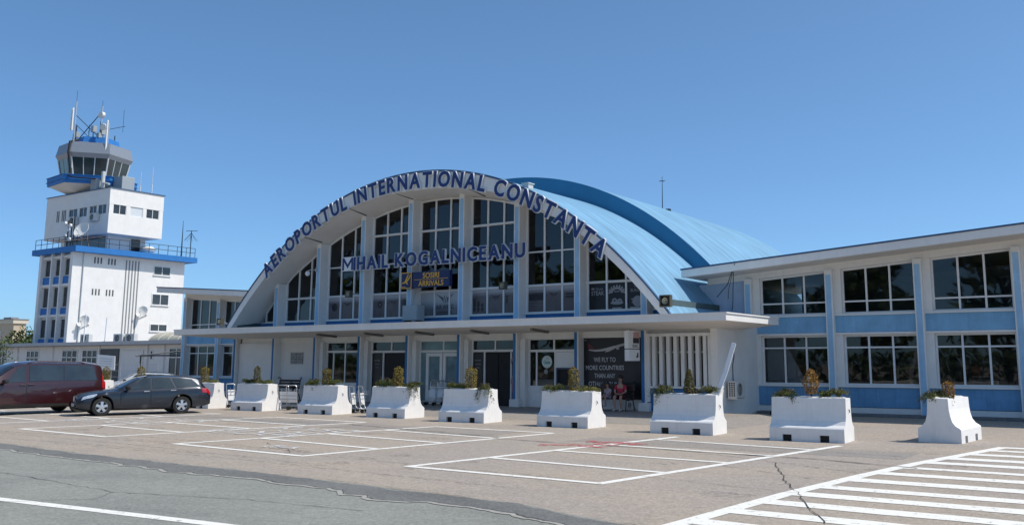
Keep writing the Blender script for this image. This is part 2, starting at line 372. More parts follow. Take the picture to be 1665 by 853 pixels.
# parking bays: long sides run across (X), ends along Y
PK = MB()
def row(le, re, ys, dx=0, dy=0):
    """a row of bays: two slanting end lines (bottom, top) and cross lines given by their left and right y"""
    (l0, l1), (r0, r1) = [[(x+dx, y+dy) for x, y in e] for e in (le, re)]
    ribbon([l0, l1], .20, .0045, PK); ribbon([r0, r1], .20, .0045, PK)
    ex = lambda p, q, y: lerp(p[0], q[0], (y-p[1])/(q[1]-p[1]))
    for ya, yb in ys:
        ya += dy; yb += dy; ribbon([(ex(l0, l1, ya), ya), (ex(r0, r1, yb), yb)], .18, .0078, PK)
row([(-12.64, 13.75), (-11.45, 23.2)], [(-8.2, 13.6), (-6.94, 22.9)], [(13.80, 13.65), (16.0, 15.6), (18.1, 17.8), (20.1, 19.6), (22.1, 21.5)])
row([(-20.97, 14.35), (-19.64, 22.69)], [(-15.95, 14.0), (-15.0, 22.45)], [(14.40, 14.05), (16.7, 16.15), (18.75, 18.2), (20.7, 20.1), (22.66, 22.42)])
row([(-29.62, 14.95), (-27.9, 23.3)], [(-24.57, 14.65), (-22.99, 23.0)], [(15.0, 14.7), (17.25, 16.85), (19.3, 18.9), (21.2, 20.8), (23.26, 22.97)])
row([(-38.2, 15.6), (-36.4, 23.9)], [(-33.1, 15.3), (-31.5, 23.6)], [(15.65, 15.35), (17.85, 17.5), (19.9, 19.5), (21.8, 21.4), (23.86, 23.57)])
row([(-46.8, 16.2), (-45.0, 24.5)], [(-41.7, 15.9), (-40.1, 24.2)], [(16.25, 15.95), (18.45, 18.1), (20.5, 20.1), (22.4, 22.0), (24.46, 24.17)])
structure(PK, 'parking_lines', PAINT)
WK = MB()
_wz = [0]
def wz(): _wz[0] = (_wz[0]+1) % 5; return .0115+.0012*_wz[0]
def scrawl(cx, cy, n_, wd, ht):
    for i in range(n_):
        x = cx+(i-(n_-1)/2)*wd*1.15; k = i % 4
        if k == 0: ribbon([(x-wd*.4, cy-ht/2), (x-wd*.4, cy+ht/2), (x+wd*.3, cy+ht*.4), (x+wd*.35, cy+.1), (x-wd*.3, cy), (x+wd*.4, cy-ht/2)], .17, wz(), WK)
        elif k == 1: ribbon([(x-wd*.42, cy-ht/2), (x, cy+ht/2), (x+wd*.42, cy-ht/2)], .17, wz(), WK)
        elif k == 2: ribbon([(x+wd*.38, cy+ht*.4), (x-wd*.2, cy+ht/2), (x-wd*.4, cy+ht*.2), (x+wd*.3, cy-ht*.1), (x+wd*.35, cy-ht*.4), (x-wd*.35, cy-ht*.48)], .17, wz(), WK)
        else: ribbon([(x+wd*.4*math.cos(q), cy+ht/2*math.sin(q)) for q in [j*math.pi/5 for j in range(11)]], .17, wz(), WK)
scrawl(-22.2, 18.0, 5, .72, 1.5); scrawl(-21.6, 19.6, 4, .7, .8); scrawl(-30.4, 18.7, 6, .8, 1.5); scrawl(-29.6, 20.3, 5, .75, .9); scrawl(-38.8, 19.2, 6, .8, 1.6); scrawl(-17.9, 15.2, 2, .5, .4)
structure(WK, 'faded_markings', FADED)
RD = MB()
ribbon([(-13.2, 19.1), (-12.4, 19.5), (-11.4, 19.3)], .42, .0115, RD, .05); ribbon([(-12.7, 20.5), (-11.9, 20.7), (-11.0, 20.5)], .55, .0115, RD, .08); ribbon([(-12.2, 20.1), (-11.5, 19.9)], .35, .0125, RD, .05)
structure(RD, 'red_markings', REDP)
# crosswalk on the right
XW = MB()
edge = [(-5.45, 9.6), (-5.36, 10.8), (-5.15, 14.2), (-4.86, 16.9), (-4.5, 19.6), (-3.55, 24.6)]
ribbon(edge, .26, .0052, XW)
stripes = [(24.64, 24.29), (23.71, 23.32), (22.56, 22.13), (21.45, 20.94), (20.33, 19.86), (19.05, 18.7), (17.93, 17.48), (16.73, 16.23), (15.52, 15.08), (14.53, 14.06), (13.45, 13.0), (12.4, 11.95), (11.35, 10.9), (10.3, 9.85)]
def exl(y):
    for (a, b), (c, d_) in zip(edge, edge[1:]):
        if b <= y <= d_: return lerp(a, c, (y-b)/(d_-b))
    return edge[-1][0]
for (a, b) in stripes:
    x0 = exl(b)+.05; mk = lambda p: (p[0], p[1], .0058)
    n_ = 10; v = []
    for i in range(n_+1):
        x = lerp(x0, 3.6, i/n_); v += [(x, b+random.uniform(-.025, .025)-.02*(x-x0), .0058), (x, a+random.uniform(-.025, .025)-.02*(x-x0), .0058)]
    XW.add(v, [(2*i, 2*i+2, 2*i+3, 2*i+1) for i in range(n_)])
structure(XW, 'crosswalk', PAINT)
CR = MB()
ribbon([(-6.87, 18.34), (-6.35, 17.1), (-5.59, 15.41), (-4.99, 14.23), (-4.45, 13.1), (-3.83, 11.86)], 0.018, .0145, CR, .03)
ribbon([(-15.4, 20.06), (-12.58, 19.75), (-11.36, 19.75), (-9.29, 19.6), (-6.5, 19.45), (-4.26, 18.85)], 0.055, .0145, CR, .02)
ribbon([(-8.1, 14.9), (-6.9, 14.65), (-5.0, 14.31)], 0.013, .0145, CR, .02)
ribbon([(-22.69, 21.9), (-19, 21.1), (-15.4, 20.4)], 0.05, .0145, CR, .03)
ribbon([(-12.6, 22.4), (-9.8, 21.7), (-5, 20.9)], 0.018, .0145, CR, .02)
ribbon([(-28.3, 16.9), (-27.6, 16.3), (-27.9, 15.7), (-28.3, 15.0)], 0.030, .0145, CR, .05)
ribbon([(-19.2, 15.8), (-18.2, 15.2), (-17.4, 14.9), (-16.7, 14.4)], 0.015, .0145, CR, .03)
ribbon([(-23, 9.2), (-17.4, 8.9), (-14, 8.6), (-11.5, 9.2), (-9.4, 9.4)], 0.015, .0105, CR, .03)
ribbon([(-14, 8.6), (-13.5, 8.0), (-14.6, 6.9)], 0.013, .0105, CR, .03)
ribbon([(-30, 22.2), (-26, 21.6), (-23, 21.9)], 0.020, .0145, CR, .03)
structure(CR, 'ground_cracks', CRACK)
PT = MB()
for (x0, x1, y0, y1) in ((-13.2, -4.9, 20.4, 22.0), (-22.5, -16, 20.6, 22.4), (-33, -23.5, 20.8, 22.6)):
    n_ = 60; v = []
    for i in range(n_+1):
        x = lerp(x0, x1, i/n_); v += [(x, y0+jitter(x, .9, .22, 11), .0025), (x, y1+jitter(x, .9, .22, 12), .0025)]
    PT.add(v, [(2*i, 2*i+2, 2*i+3, 2*i+1) for i in range(n_)])
structure(PT, 'concrete_patches', CONC2)
OS = MB(); random.seed(12)
for i in range(46):
    x, y = random.uniform(-34, -3), random.uniform(13, 23); rr_ = random.uniform(.12, .5); n_ = 14
    OS.add([(x+rr_*(1+.5*noise.noise(Vector((i, j*.6, 0))))*math.cos(2*math.pi*j/n_), y+rr_*.8*(1+.5*noise.noise(Vector((i, j*.6, 3))))*math.sin(2*math.pi*j/n_), .0036) for j in range(n_)], [tuple(range(n_))])
for (xa, ya, xb, yb) in ((-30, 12.6, -18, 13.2), (-29, 13.9, -14, 13.0), (-24, 12.9, -9, 12.4), (-12, 19, -5, 16)): 
    ribbon([(xa, ya), (lerp(xa, xb, .5), lerp(ya, yb, .5)+.25), (xb, yb)], .2, .0038, OS, .015); ribbon([(xa, ya+1.5), (lerp(xa, xb, .5), lerp(ya, yb, .5)+1.75), (xb, yb+1.5)], .2, .0038, OS, .015)
structure(OS, 'ground_stains', worn('oil_stain', (.17, .155, .14), .46, .95, 6))
# low footway in front of the wings and under the canopy
mb = MB(); mb.box(-14.0, 6, 35.45, 36.02, 0, .10); mb.box(-54, -42.1, 35.45, 36.02, 0, .10); structure(mb, 'footway', FOOT, bevel=.02)
mb = MB(); mb.hexa([(-46.5, 27.0, .002), (-11.4, 27.0, .002), (-11.4, 32.45, .002), (-46.5, 32.45, .002)], [(-45.5, 28.3, .15), (-12.6, 28.3, .15), (-12.6, 32.45, .15), (-45.5, 32.45, .15)]); structure(mb, 'canopy_pavement', CONC2)

# ------------------------------------------------------------------ terminal hall
UC = -28.25
def zo(u_): u_ = abs(u_); return 10.546-.0342*u_*u_-4.2e-5*u_**4
def zi(u_): return max(3.55, zo(u_)-(.50+.34*math.exp(-(u_/5)**2)))
def zs(u_): return max(3.6, min(9.62-.032*u_*u_, zo(u_)-.30))
def XK(k): return -41.95+3.083*k
YF = 30.8
hall = thing('airport_terminal', 'white terminal hall with a wide arched front and light blue vaulted roof', 'terminal', (-28.2, 32, 0))
us = [-13.0+26.0*i/72 for i in range(73)]
mb = MB(); secs = []
for t in us:
    secs.append([(UC+t, YF, zo(t)), (UC+t, 37.86, zo(t)), (UC+t, 37.86, zs(t)), (UC+t, 32.3, zs(t)), (UC+t, YF, zi(t))])
mb.loft(secs)
nseg = len(us)-1; mb.m = []
for i in range(nseg): mb.m += [0, 2, 2, 2, 1]
mb.m += [1, 1]
vault = build(mb, 'vault_roof', [ROOFB, WHITE, SOFF], hall, smooth=30)
mb = MB(); mb.loft([[(UC+t, YF-.035, zo(t)+.035), (UC+t, YF+.1, zo(t)+.035), (UC+t, YF+.1, zo(t)-.02), (UC+t, YF-.035, zo(t)-.05)] for t in us]); build(mb, 'roof_edge_trim', EDGEB, vault, smooth=30)
# seams of the soffit
for t in (-7.2, -4.15, -1.1, 3.2):
    mb = MB(); mb.hexa([(UC+t-.02, YF+.05, zi(t)-.012), (UC+t+.02, YF+.05, zi(t)-.012), (UC+t+.02, 32.0, zs(t)-.01), (UC+t-.02, 32.0, zs(t)-.01)],
            [(UC+t-.02, YF+.05, zi(t)+.03), (UC+t+.02, YF+.05, zi(t)+.03), (UC+t+.02, 32.0, zs(t)+.03), (UC+t-.02, 32.0, zs(t)+.03)])
    build(mb, 'soffit_joint', DARKM, vault)
# rear, taller vault whose front edge shows as a dark blue rib
mb = MB(); us2 = [-13.9+27.8*i/72 for i in range(73)]
mb.loft([[(UC+t, 37.8, zo(t)+.86), (UC+t, 54.5, zo(t)+.86), (UC+t, 54.5, zo(t)+.30), (UC+t, 37.8, zo(t)-.06)] for t in us2]); mb.m = []
for i in range(72): mb.m += [0, 1, 1, 1]
mb.m += [1, 1]
build(mb, 'rear_vault_roof', [ROOFB, RIBB], hall, smooth=30)
# dark side walls under the vault feet
for t in (12.35, -12.55): mb = MB(); mb.box(UC+t, UC+t+.2, YF+.35, 35.98, 3.60, 4.35); build(mb, 'side_wall', mat('dark_green_wall', (.06, .10, .11), .8), hall)
# rear gable and interior back wall follow the curve
mb = MB(); pl = [(UC+t, zo(t)+.5) for t in us2]; mb.prism([(us2[0]+UC, 0)]+pl+[(us2[-1]+UC, 0)], 'y', 54.0, 54.3); build(mb, 'rear_wall', WALLW, hall)
mb = MB(); us3 = [-12+24*i/40 for i in range(41)]; mb.prism([(UC-12, .05)]+[(UC+t, zs(t)+.05) for t in us3]+[(UC+12, .05)], 'y', 42, 42.2)
mb.box(-41.8, -14.3, 32.75, 42, 3.32, 3.55)
build(mb, 'interior_wall', INT, hall)
mb = MB(); mb.box(-41.8, -14.3, 32.6, 42, -.2, .03); build(mb, 'interior_floor', INTF, hall)
# outer side walls of the ground floor
mb = MB(); mb.box(-14.32, -14.1, 32.02, 54, 0, 3.45); build(mb, 'wall', WALLW, hall); mb = MB(); mb.box(-41.95, -41.75, 32.3, 54, 0, 3.45); build(mb, 'wall', WALLW, hall)
# canopy
mb = MB()
o = [(-43.45, 29.4), (-12.6, 29.4), (-12.6, 34.45), (-43.45, 34.45)]; i_ = [(-42.0, 31.98), (-14.05, 31.98), (-14.05, 34.0), (-42.0, 34.0)]
V = [(x, y, 3.66) for x, y in o]+[(x, y, 3.41) for x, y in o]+[(x, y, 3.235) for x, y in i_]
F = [(0, 1, 2, 3), (0, 4, 5, 1), (1, 5, 6, 2), (2, 6, 7, 3), (3, 7, 4, 0), (4, 8, 9, 5), (5, 9, 10, 6), (6, 10, 11, 7), (7, 11, 8, 4), (8, 11, 10, 9)]
mb.add(V, F); mb.m = [0, 0, 0, 0, 0, 1, 1, 1, 1, 1]
can = build(mb, 'canopy', [WHITE, SOFF], hall)
mb = MB(); mb.box(-43.49, -12.56, 29.37, 29.46, 3.645, 3.69); mb.box(-12.64, -12.56, 29.46, 34.45, 3.645, 3.69); mb.box(-43.49, -43.41, 29.46, 34.45, 3.645, 3.69); build(mb, 'canopy_trim', WHITE, can)
# band between canopy and upper glazing
mb = MB(); mb.box(UC-12.4, UC+12.4, 32.52, 32.75, 3.70, 4.03); build(mb, 'spandrel', BLUED, hall)
mb = MB(); mb.box(UC-12.1, UC+12.1, 32.44, 32.70, 4.03, 4.075); build(mb, 'sill', WHITE, hall)
# pilasters of the arch and columns of the ground floor
for k in range(1, 9):
    x = XK(k); t = x+.14-UC; zt = zs(t)+.05
    mb = MB(); mb.box(x, x+.29, 32.0, 32.62, 3.70, zt)
    mb.box(x+.045, x+.245, 31.994, 32.05, 3.74, zt-.22, 1); build(mb, 'pilaster', [WHITE, PILB], hall)
for k in range(0, 9):
    x = XK(k); mb = MB(); mb.box(x, x+.20, 32.0, 32.62, .46, 3.26); mb.box(x+.0, x+.135, 31.993, 32.04, .47, 3.22, 1); build(mb, 'column', [WHITE, COLB], hall)
    mb = MB(); mb.box(x-.14, x+.34, 31.93, 32.6, 0, .46); build(mb, 'column_base', WALLW, hall, bevel=.015)
mb = MB(); mb.box(-14.36, -14.085, 31.99, 32.3, 0, 3.25); build(mb, 'corner_post', WHITE, hall)
mb = MB(); mb.box(-41.7, -14.36, 32.32, 32.60, 2.98, 3.28); build(mb, 'header_beam', WHITE, hall)

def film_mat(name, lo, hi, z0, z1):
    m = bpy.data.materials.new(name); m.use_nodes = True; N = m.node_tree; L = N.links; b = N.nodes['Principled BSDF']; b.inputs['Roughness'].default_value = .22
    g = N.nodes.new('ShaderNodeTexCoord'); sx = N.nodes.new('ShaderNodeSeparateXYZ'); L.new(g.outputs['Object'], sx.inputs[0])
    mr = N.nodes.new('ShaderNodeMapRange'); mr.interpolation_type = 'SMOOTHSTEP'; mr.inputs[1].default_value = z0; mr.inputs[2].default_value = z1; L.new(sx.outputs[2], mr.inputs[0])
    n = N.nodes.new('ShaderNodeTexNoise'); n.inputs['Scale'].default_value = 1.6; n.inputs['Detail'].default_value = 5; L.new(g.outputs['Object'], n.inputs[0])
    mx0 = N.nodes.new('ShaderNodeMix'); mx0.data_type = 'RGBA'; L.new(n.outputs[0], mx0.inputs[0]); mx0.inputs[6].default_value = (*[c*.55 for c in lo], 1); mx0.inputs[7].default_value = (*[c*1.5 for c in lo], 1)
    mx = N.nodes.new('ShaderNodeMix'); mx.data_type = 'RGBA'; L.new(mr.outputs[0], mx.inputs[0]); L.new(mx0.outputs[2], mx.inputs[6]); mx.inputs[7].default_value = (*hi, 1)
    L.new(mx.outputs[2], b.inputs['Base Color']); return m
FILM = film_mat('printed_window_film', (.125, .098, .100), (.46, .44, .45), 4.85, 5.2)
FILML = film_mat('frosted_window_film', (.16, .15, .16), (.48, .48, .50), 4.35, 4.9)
INK = mat('film_print_dark', (.018, .016, .022), .4); INKL = mat('film_print_pale', (.30, .29, .30), .5); INKG = mat('film_print_grey', (.12, .11, .12), .5)
POSTB = mat('poster_black', (.012, .012, .016), .3)

def wing_logo(mb, cx, y, cz, s, mi=0):
    for sg in (-1, 1):
        for j in range(4):
            a = .16+.02*j; z0 = cz+s*(.22-.13*j); x0 = cx+sg*s*.18; x1 = cx+sg*s*(1.0-.2*j); z1 = z0+s*(.26-.03*j)
            q = [(x0, y, z0-.09*s), (x1, y, z1), (x1-sg*s*.1, y, z1-.10*s), (x0, y, z0-.19*s)]
            mb.quad(*(q if sg > 0 else q[::-1]), mi)
    mb.quad((cx-.14*s, y, cz+.35*s), (cx-.07*s, y, cz+.35*s), (cx+.04*s, y, cz-.3*s), (cx-.02*s, y, cz-.3*s), mi)
    mb.quad((cx+.10*s, y, cz+.32*s), (cx+.15*s, y, cz+.32*s), (cx+.04*s, y, cz-.3*s), (cx+.0*s, y, cz-.3*s), mi)
def arch_window(k):
    x0 = XK(k)+.29 if k > 0 else UC-11.9; x1 = XK(k+1) if k < 8 else UC+11.9
    if k == 0: x1 = XK(1)
    if k == 8: x0 = XK(8)+.29
    Y = 32.60; ztop = lambda x: zs(x-UC)-.02
    n_ = 14; zb = 4.07
    fr = MB(); wdt = (x1-x0)
    cols = [x0+.04+(wdt-.08)*i/3 for i in range(4)] if 0 < k < 8 else [x0+.04, x0+.04+(wdt-.08)*.5, x1-.04]
    for i, x in enumerate(cols):
        h = ztop(x)
        if h > zb+.2: fr.hexa([(x-.04, Y-.06, zb), (x+.04, Y-.06, zb), (x+.04, Y+.05, zb), (x-.04, Y+.05, zb)], [(x-.04, Y-.06, ztop(x-.04)), (x+.04, Y-.06, ztop(x+.04)), (x+.04, Y+.05, ztop(x+.04)), (x-.04, Y+.05, ztop(x-.04))])
    fr.box(x0, x1, Y-.055, Y+.045, zb, zb+.06)
    for z in ((5.25,) if k in (0, 1, 7, 8) else (5.25, 6.70) if k in (2, 6) else (5.25, 6.68, 8.1)):
        xa = [x0+(x1-x0)*i/60 for i in range(61)]; ok = [x for x in xa if ztop(x) > z+.15]
        if ok and ok[-1]-ok[0] > .5:
            hb = .03 if 6 < z < 7 else .05; fr.box(ok[0], ok[-1], Y-.09, Y+.04, z-hb, z+hb)
            if hb > .04: fr.box(ok[0]-.0, ok[-1], Y-.16, Y-.09, z-.02, z+.02)
    P = [x0+(x1-x0)*i/n_ for i in range(n_+1)]
    fr.loft([[(x, Y-.058, ztop(x)), (x, Y+.048, ztop(x)), (x, Y+.048, ztop(x)-.09), (x, Y-.058, ztop(x)-.09)] for x in P])
    f = build(fr, 'window', PVC, hall)
    g = MB(); zl = 5.25 if k in (2, 3, 4, 5, 6, 7) else zb
    xs_ = [x for x in [x0+(x1-x0)*i/28 for i in range(29)] if ztop(x)-.05 > zl]
    v = []
    for x in xs_: v += [(x, Y, zl), (x, Y, ztop(x)-.03)]
    g.add(v, [(2*i, 2*i+2, 2*i+3, 2*i+1) for i in range(len(xs_)-1)]); build(g, 'pane', GLASSD, f, recalc=False)
    if zl > zb:
        g = MB()
        for a, b in zip(cols, cols[1:]): g.box(a+.03, b-.03, Y-.008, Y+.008, zb+.04, 5.21)
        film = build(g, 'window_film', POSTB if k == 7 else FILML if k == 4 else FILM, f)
        pr = MB(); y = Y-.012
        if k == 4:
            wing_logo(pr, x0+wdt*.56, y, 4.86, .52)
            text_into(pr, 'AIR WING', front_M(x0+wdt*.55, y, 4.42), .19, 1.05, .015)
            pr.box(x0+wdt*.4, x0+wdt*.72, y-.001, y+.001, 4.26, 4.29); pr.box(x0+wdt*.38, x0+wdt*.74, y-.001, y+.001, 4.18, 4.2)
            build(pr, 'film_print', INK, film)
        elif k in (2, 3, 5, 6):
            wing_logo(pr, lerp(cols[1], cols[2], .5), y, 4.84, .30)
            if k in (2,):
                pr.lathe([(.001, 0), (.20, 0)], (lerp(cols[0], cols[1], .5), y, 4.72), 'y', 14)
            if k == 6:
                pr.box(cols[0]+.08, cols[1]-.08, y-.001, y+.001, 4.62, 4.95); pr.box(cols[2]+.15, cols[3]-.05, y-.001, y+.001, 4.68, 4.88)
            if k == 5:
                for j in range(3): pr.box(cols[0]+.1+.22*j, cols[0]+.22+.22*j, y-.001, y+.001, 4.25, 4.8-.1*j)
                pr.box(cols[2]+.12, cols[2]+.2, y-.001, y+.001, 4.55, 4.9)
            if k == 3:
                pr.lathe([(.08, 0), (.16, 0)], (lerp(cols[0], cols[1], .55), y, 4.75), 'y', 14); pr.box(cols[2]+.2, cols[2]+.42, y-.001, y+.001, 4.5, 4.95)
            build(pr, 'film_print', INK, film)
            pr = MB()
            if k in (5, 6):
                for z in (4.42, 4.9, 5.03): pr.box(cols[0]+.08, cols[1]-.1, y-.002, y, z, z+.02)
                pr.box(cols[2]+.05, cols[3]-.1, y-.002, y, 4.78, 4.80); build(pr, 'film_print', INKG, film)
        elif k == 7:
            c0, c1, c2 = [lerp(a, b, .5) for a, b in zip(cols, cols[1:])]
            text_into(pr, 'STEAK', front_M(c0, y, 4.72), .17, .62, .015)
            text_into(pr, 'House', front_M(c0+.08, y, 4.93), .11, .34, .0)
            pr.box(c0-.3, c0-.16, y-.001, y, 4.95, 5.02)
            for j in range(12): a_, b_ = math.pi*j/12, math.pi*(j+1)/12; pr.add([(c1+r_*math.cos(q_), y-.001, 4.78+r_*.75*math.sin(q_)) for r_, q_ in ((.20, a_), (.33, a_), (.33, b_), (.20, b_))], [(0, 1, 2, 3)])
            pr.box(c1-.13, c1+.13, y-.002, y, 4.82, 4.86)
            for j in range(9):
                q = math.pi*j/8; pr.lathe([(.001, 0), (.045, 0)], (c1+.35*math.cos(q), y-.002, 4.80+.27*math.sin(q)), 'y', 8)
            pr.lathe([(.001, 0), (.22, 0)], (c2+.04, y, 4.42), 'y', 20)
            pr.box(c2-.22, c2+.30, y-.002, y, 4.36, 4.40); pr.box(c2-.24, c2+.32, y-.002, y, 4.48, 4.53); pr.box(c2-.3, c2+.32, y-.001, y, 4.14, 4.20)
            text_into(pr, 'BURGER', front_M(c2+.02, y, 4.80), .12, .56, .0); text_into(pr, 'House', front_M(c2+.06, y, 4.97), .08, .3)
            for j in range(2): pr.lathe([(.05, 0), (.12, 0)], (c1-.11+.24*j, y-.002, 4.46-.03*j), 'y', 16)
            pr.add([(c1+.30*math.cos(2*math.pi*q_/20), y-.001, 4.38+.07*math.sin(2*math.pi*q_/20)) for q_ in range(20)], [tuple(range(20))])
            pr.box(c1-.22, c1+.22, y-.001, y, 4.13, 4.20)
            build(pr, 'film_print', INKL, film)
for k in range(0, 9): arch_window(k)

# ---- ground floor bays
def frame_rect(mb, x0, x1, z0, z1, Y, wd=.07, dp=.08, mi=0):
    mb.box(x0, x0+wd, Y-dp/2, Y+dp/2, z0, z1, mi); mb.box(x1-wd, x1, Y-dp/2, Y+dp/2, z0, z1, mi)
    mb.box(x0+wd, x1-wd, Y-dp/2, Y+dp/2, z0, z0+wd, mi); mb.box(x0+wd, x1-wd, Y-dp/2, Y+dp/2, z1-wd, z1, mi)
YG = 32.5
def bx(k): return XK(k)+.20, XK(k+1)
# bays 0 and 1: closed panels
x0, x1 = bx(0); mb = MB(); mb.box(x0+.03, x1-.05, 32.2, 32.4, .82, 3.0); build(mb, 'wall_panel', PVC, hall)
mb = MB(); mb.box(x0, x1, 32.25, 32.45, 0, .80); build(mb, 'base_panel', BLUED, hall)
x0, x1 = bx(1); mb = MB(); mb.box(x0, x1, 32.42, 32.6, 0, 3.0); build(mb, 'wall_panel', WALLW, hall)
# bay 2: shop window
def glazing(k, z0, transom, cols, base=True, doors=()):
    x0, x1 = bx(k); x0 += .28
    fr = MB(); frame_rect(fr, x0, x1, z0, 3.02, YG, .08)
    fr.box(x0+.08, x1-.08, YG-.04, YG+.04, transom-.05, transom+.05)
    for c in cols: x = lerp(x0, x1, c[0]); fr.box(x-.035, x+.035, YG-.038, YG+.038, c[1], c[2])
    f = build(fr, 'window', PVC, hall)
    g = MB(); zl = 2.5 if k in (3, 5) else z0+.05; g.quad((x0+.05, YG, zl), (x1-.05, YG, zl), (x1-.05, YG, 2.98), (x0+.05, YG, 2.98)); build(g, 'pane', GLASS if k != 4 else GLASST, f, recalc=False)
    if base and z0 > .2: m_ = MB(); m_.box(x0, x1, YG-.05, YG+.05, .02, z0); build(m_, 'base_panel', PVC, hall)
    m_ = MB(); m_.box(x0-.26, x0, 32.2, 32.62, 0, 3.0); build(m_, 'wall_panel', WALLW, hall)
    return x0, x1, f
glazing(2, .95, 2.52, [(.5, 1.03, 2.94), (.19, 1.03, 2.47)])
x0, x1, f = glazing(3, .04, 2.5, [(.5, 2.55, 2.94), (.30, .1, 2.45), (.86, .1, 2.45)])
m_ = MB(); m_.box(x0+.09, lerp(x0, x1, .28), YG-.06, YG-.045, .12, 2.42); pn = build(m_, 'door_poster', POSTB, hall)
t_ = MB(); cx = lerp(x0, x1, .16)
for j, s in enumerate(('DEPARTURES', 'LOUNGE', 'TAXI')): text_into(t_, s, front_M(cx, YG-.064, 2.05-.16*j), .07, (.34, .30, .20)[j])
build(t_, 'door_lettering', INKL, pn)
m_ = MB(); m_.box(lerp(x0, x1, .31), lerp(x0, x1, .85), YG+.02, YG+.06, .06, 2.44); build(m_, 'doorway_shade_sheet', BLACK, hall)  # black sheet painted for the shade inside the open door
m_ = MB(); m_.box(lerp(x0, x1, .88), x1-.09, YG-.06, YG-.045, .12, 2.42); build(m_, 'door_poster', mat('portrait_poster', (.17, .12, .12), .4, var=.7, scale=3), hall)
# bay 4: white double door
x0, x1, f = glazing(4, .04, 2.5, [(.55, 2.55, 2.94)])
m_ = MB()
for a, b in ((.17, .54), (.56, .93)):
    xa, xb = lerp(x0, x1, a), lerp(x0, x1, b); frame_rect(m_, xa, xb, .05, 2.42, YG-.05, .15, .07); m_.box(xa+.15, xb-.15, YG-.08, YG-.02, .2, .75)
dr = build(m_, 'door', PVC, hall)
m_ = MB(); xm = lerp(x0, x1, .55); m_.tube([(xm-.12, YG-.14, .95), (xm-.12, YG-.14, 1.25)], .015); m_.tube([(xm+.12, YG-.14, .95), (xm+.12, YG-.14, 1.25)], .015); build(m_, 'door_handle', STEEL, dr)
# bay 5: sliding entrance with posters
x0, x1, f = glazing(5, .04, 2.5, [(.5, 2.55, 2.94), (.27, .1, 2.45), (.83, .1, 2.45)])
m_ = MB(); m_.box(x0+.09, lerp(x0, x1, .25), YG-.06, YG-.045, .12, 2.42); pn = build(m_, 'door_poster', POSTB, hall)
t_ = MB(); cx = lerp(x0, x1, .14)
for j, s in enumerate(('DEPARTURES', 'LOUNGE', 'TAXI')): text_into(t_, s, front_M(cx, YG-.064, 2.05-.16*j), .07, (.34, .30, .20)[j])
build(t_, 'door_lettering', INKL, pn)
m_ = MB(); m_.box(lerp(x0, x1, .285), lerp(x0, x1, .815), YG+.02, YG+.06, .06, 2.44); m_.box(lerp(x0, x1, .545), lerp(x0, x1, .555), YG-.01, YG+.02, .06, 2.44); build(m_, 'doorway_shade_sheet', BLACK, hall)  # black sheet again stands in for the dark interior
m_ = MB(); xa, xb = lerp(x0, x1, .85), x1-.08; m_.box(xa, xb, YG-.06, YG-.045, .12, 2.42); pn = build(m_, 'door_poster', mat('poster_back', (.10, .085, .09), .4, var=.6, scale=2.5), hall)
m_ = MB(); cx = (xa+xb)/2
for (dx, z, rx, rz_, mi) in ((-.08, 2.05, .12, .17, 0), (.08, 1.55, .11, .15, 0), (-.10, 1.95, .06, .10, 1), (.04, .95, .17, .38, 2), (-.07, 1.2, .12, .25, 0)):
    n_ = 18; m_.add([(cx+dx+rx*math.cos(2*math.pi*j/n_), YG-.063-.001*mi-.0005*z, z+rz_*math.sin(2*math.pi*j/n_)) for j in range(n_)], [tuple(range(n_-1, -1, -1))], mi)
build(m_, 'poster_figures', [mat('poster_skin', (.33, .20, .16), .5, var=.2), INK, mat('poster_orange', (.42, .12, .06), .5, var=.3)], pn, recalc=False)
# bay 6: window with round sticker and the cash machine
x0, x1, f = glazing(6, .95, 2.48, [(.5, 2.53, 2.94), (.16, 1.03, 2.43), (.52, 1.03, 2.43)])
m_ = MB(); m_.lathe([(.001, 0), (.26, 0)], (lerp(x0, x1, .36), YG-.02, 2.02), 'y', 28); st = build(m_, 'round_sticker', mat('sticker_white', (.62, .68, .66), .5), f)
m_ = MB(); text_into(m_, 'Gate', front_M(lerp(x0, x1, .36), YG-.026, 1.94), .14, .34, .02); text_into(m_, 'CAFE', front_M(lerp(x0, x1, .36)+.02, YG-.026, 2.12), .05, .16); build(m_, 'sticker_lettering', mat('sticker_green', (.02, .34, .28), .5), st)
m_ = MB(); m_.lathe([(.001, 0), (.10, 0)], (lerp(x0, x1, .34), YG-.02, 1.62), 'y', 20); build(m_, 'round_sticker', INKL, f)
m_ = MB(); m_.box(lerp(x0, x1, .06), lerp(x0, x1, .48), YG+.25, YG+.5, .3, 1.3); build(m_, 'inside_counter', mat('counter', (.5, .5, .48), .6), hall)
xa, xb = lerp(x0, x1, .545), lerp(x0, x1, .90)
m_ = MB(); m_.box(xa, xb, YG-.07, YG-.03, .96, 2.42); pan = build(m_, 'machine_panel', PVC, hall)
m_ = MB(); frame_rect(m_, xa+.08, xb-.10, .85, 1.78, YG-.12, .06, .12); m_.box(xa+.14, xb-.16, YG-.17, YG-.07, .85, 1.05); build(m_, 'cash_machine', mat('machine_blue_grey', (.05, .07, .13), .4), pan)
m_ = MB(); m_.box(xa+.14, xb-.16, YG-.085, YG-.075, 1.06, 1.72); build(m_, 'machine_screen', BLACK, pan)
# bay 7: plain wall carrying the billboard
x0, x1 = bx(7); m_ = MB(); m_.box(x0, x1, 32.5, 32.65, 0, 3.0); build(m_, 'wall_panel', WALLW, hall)
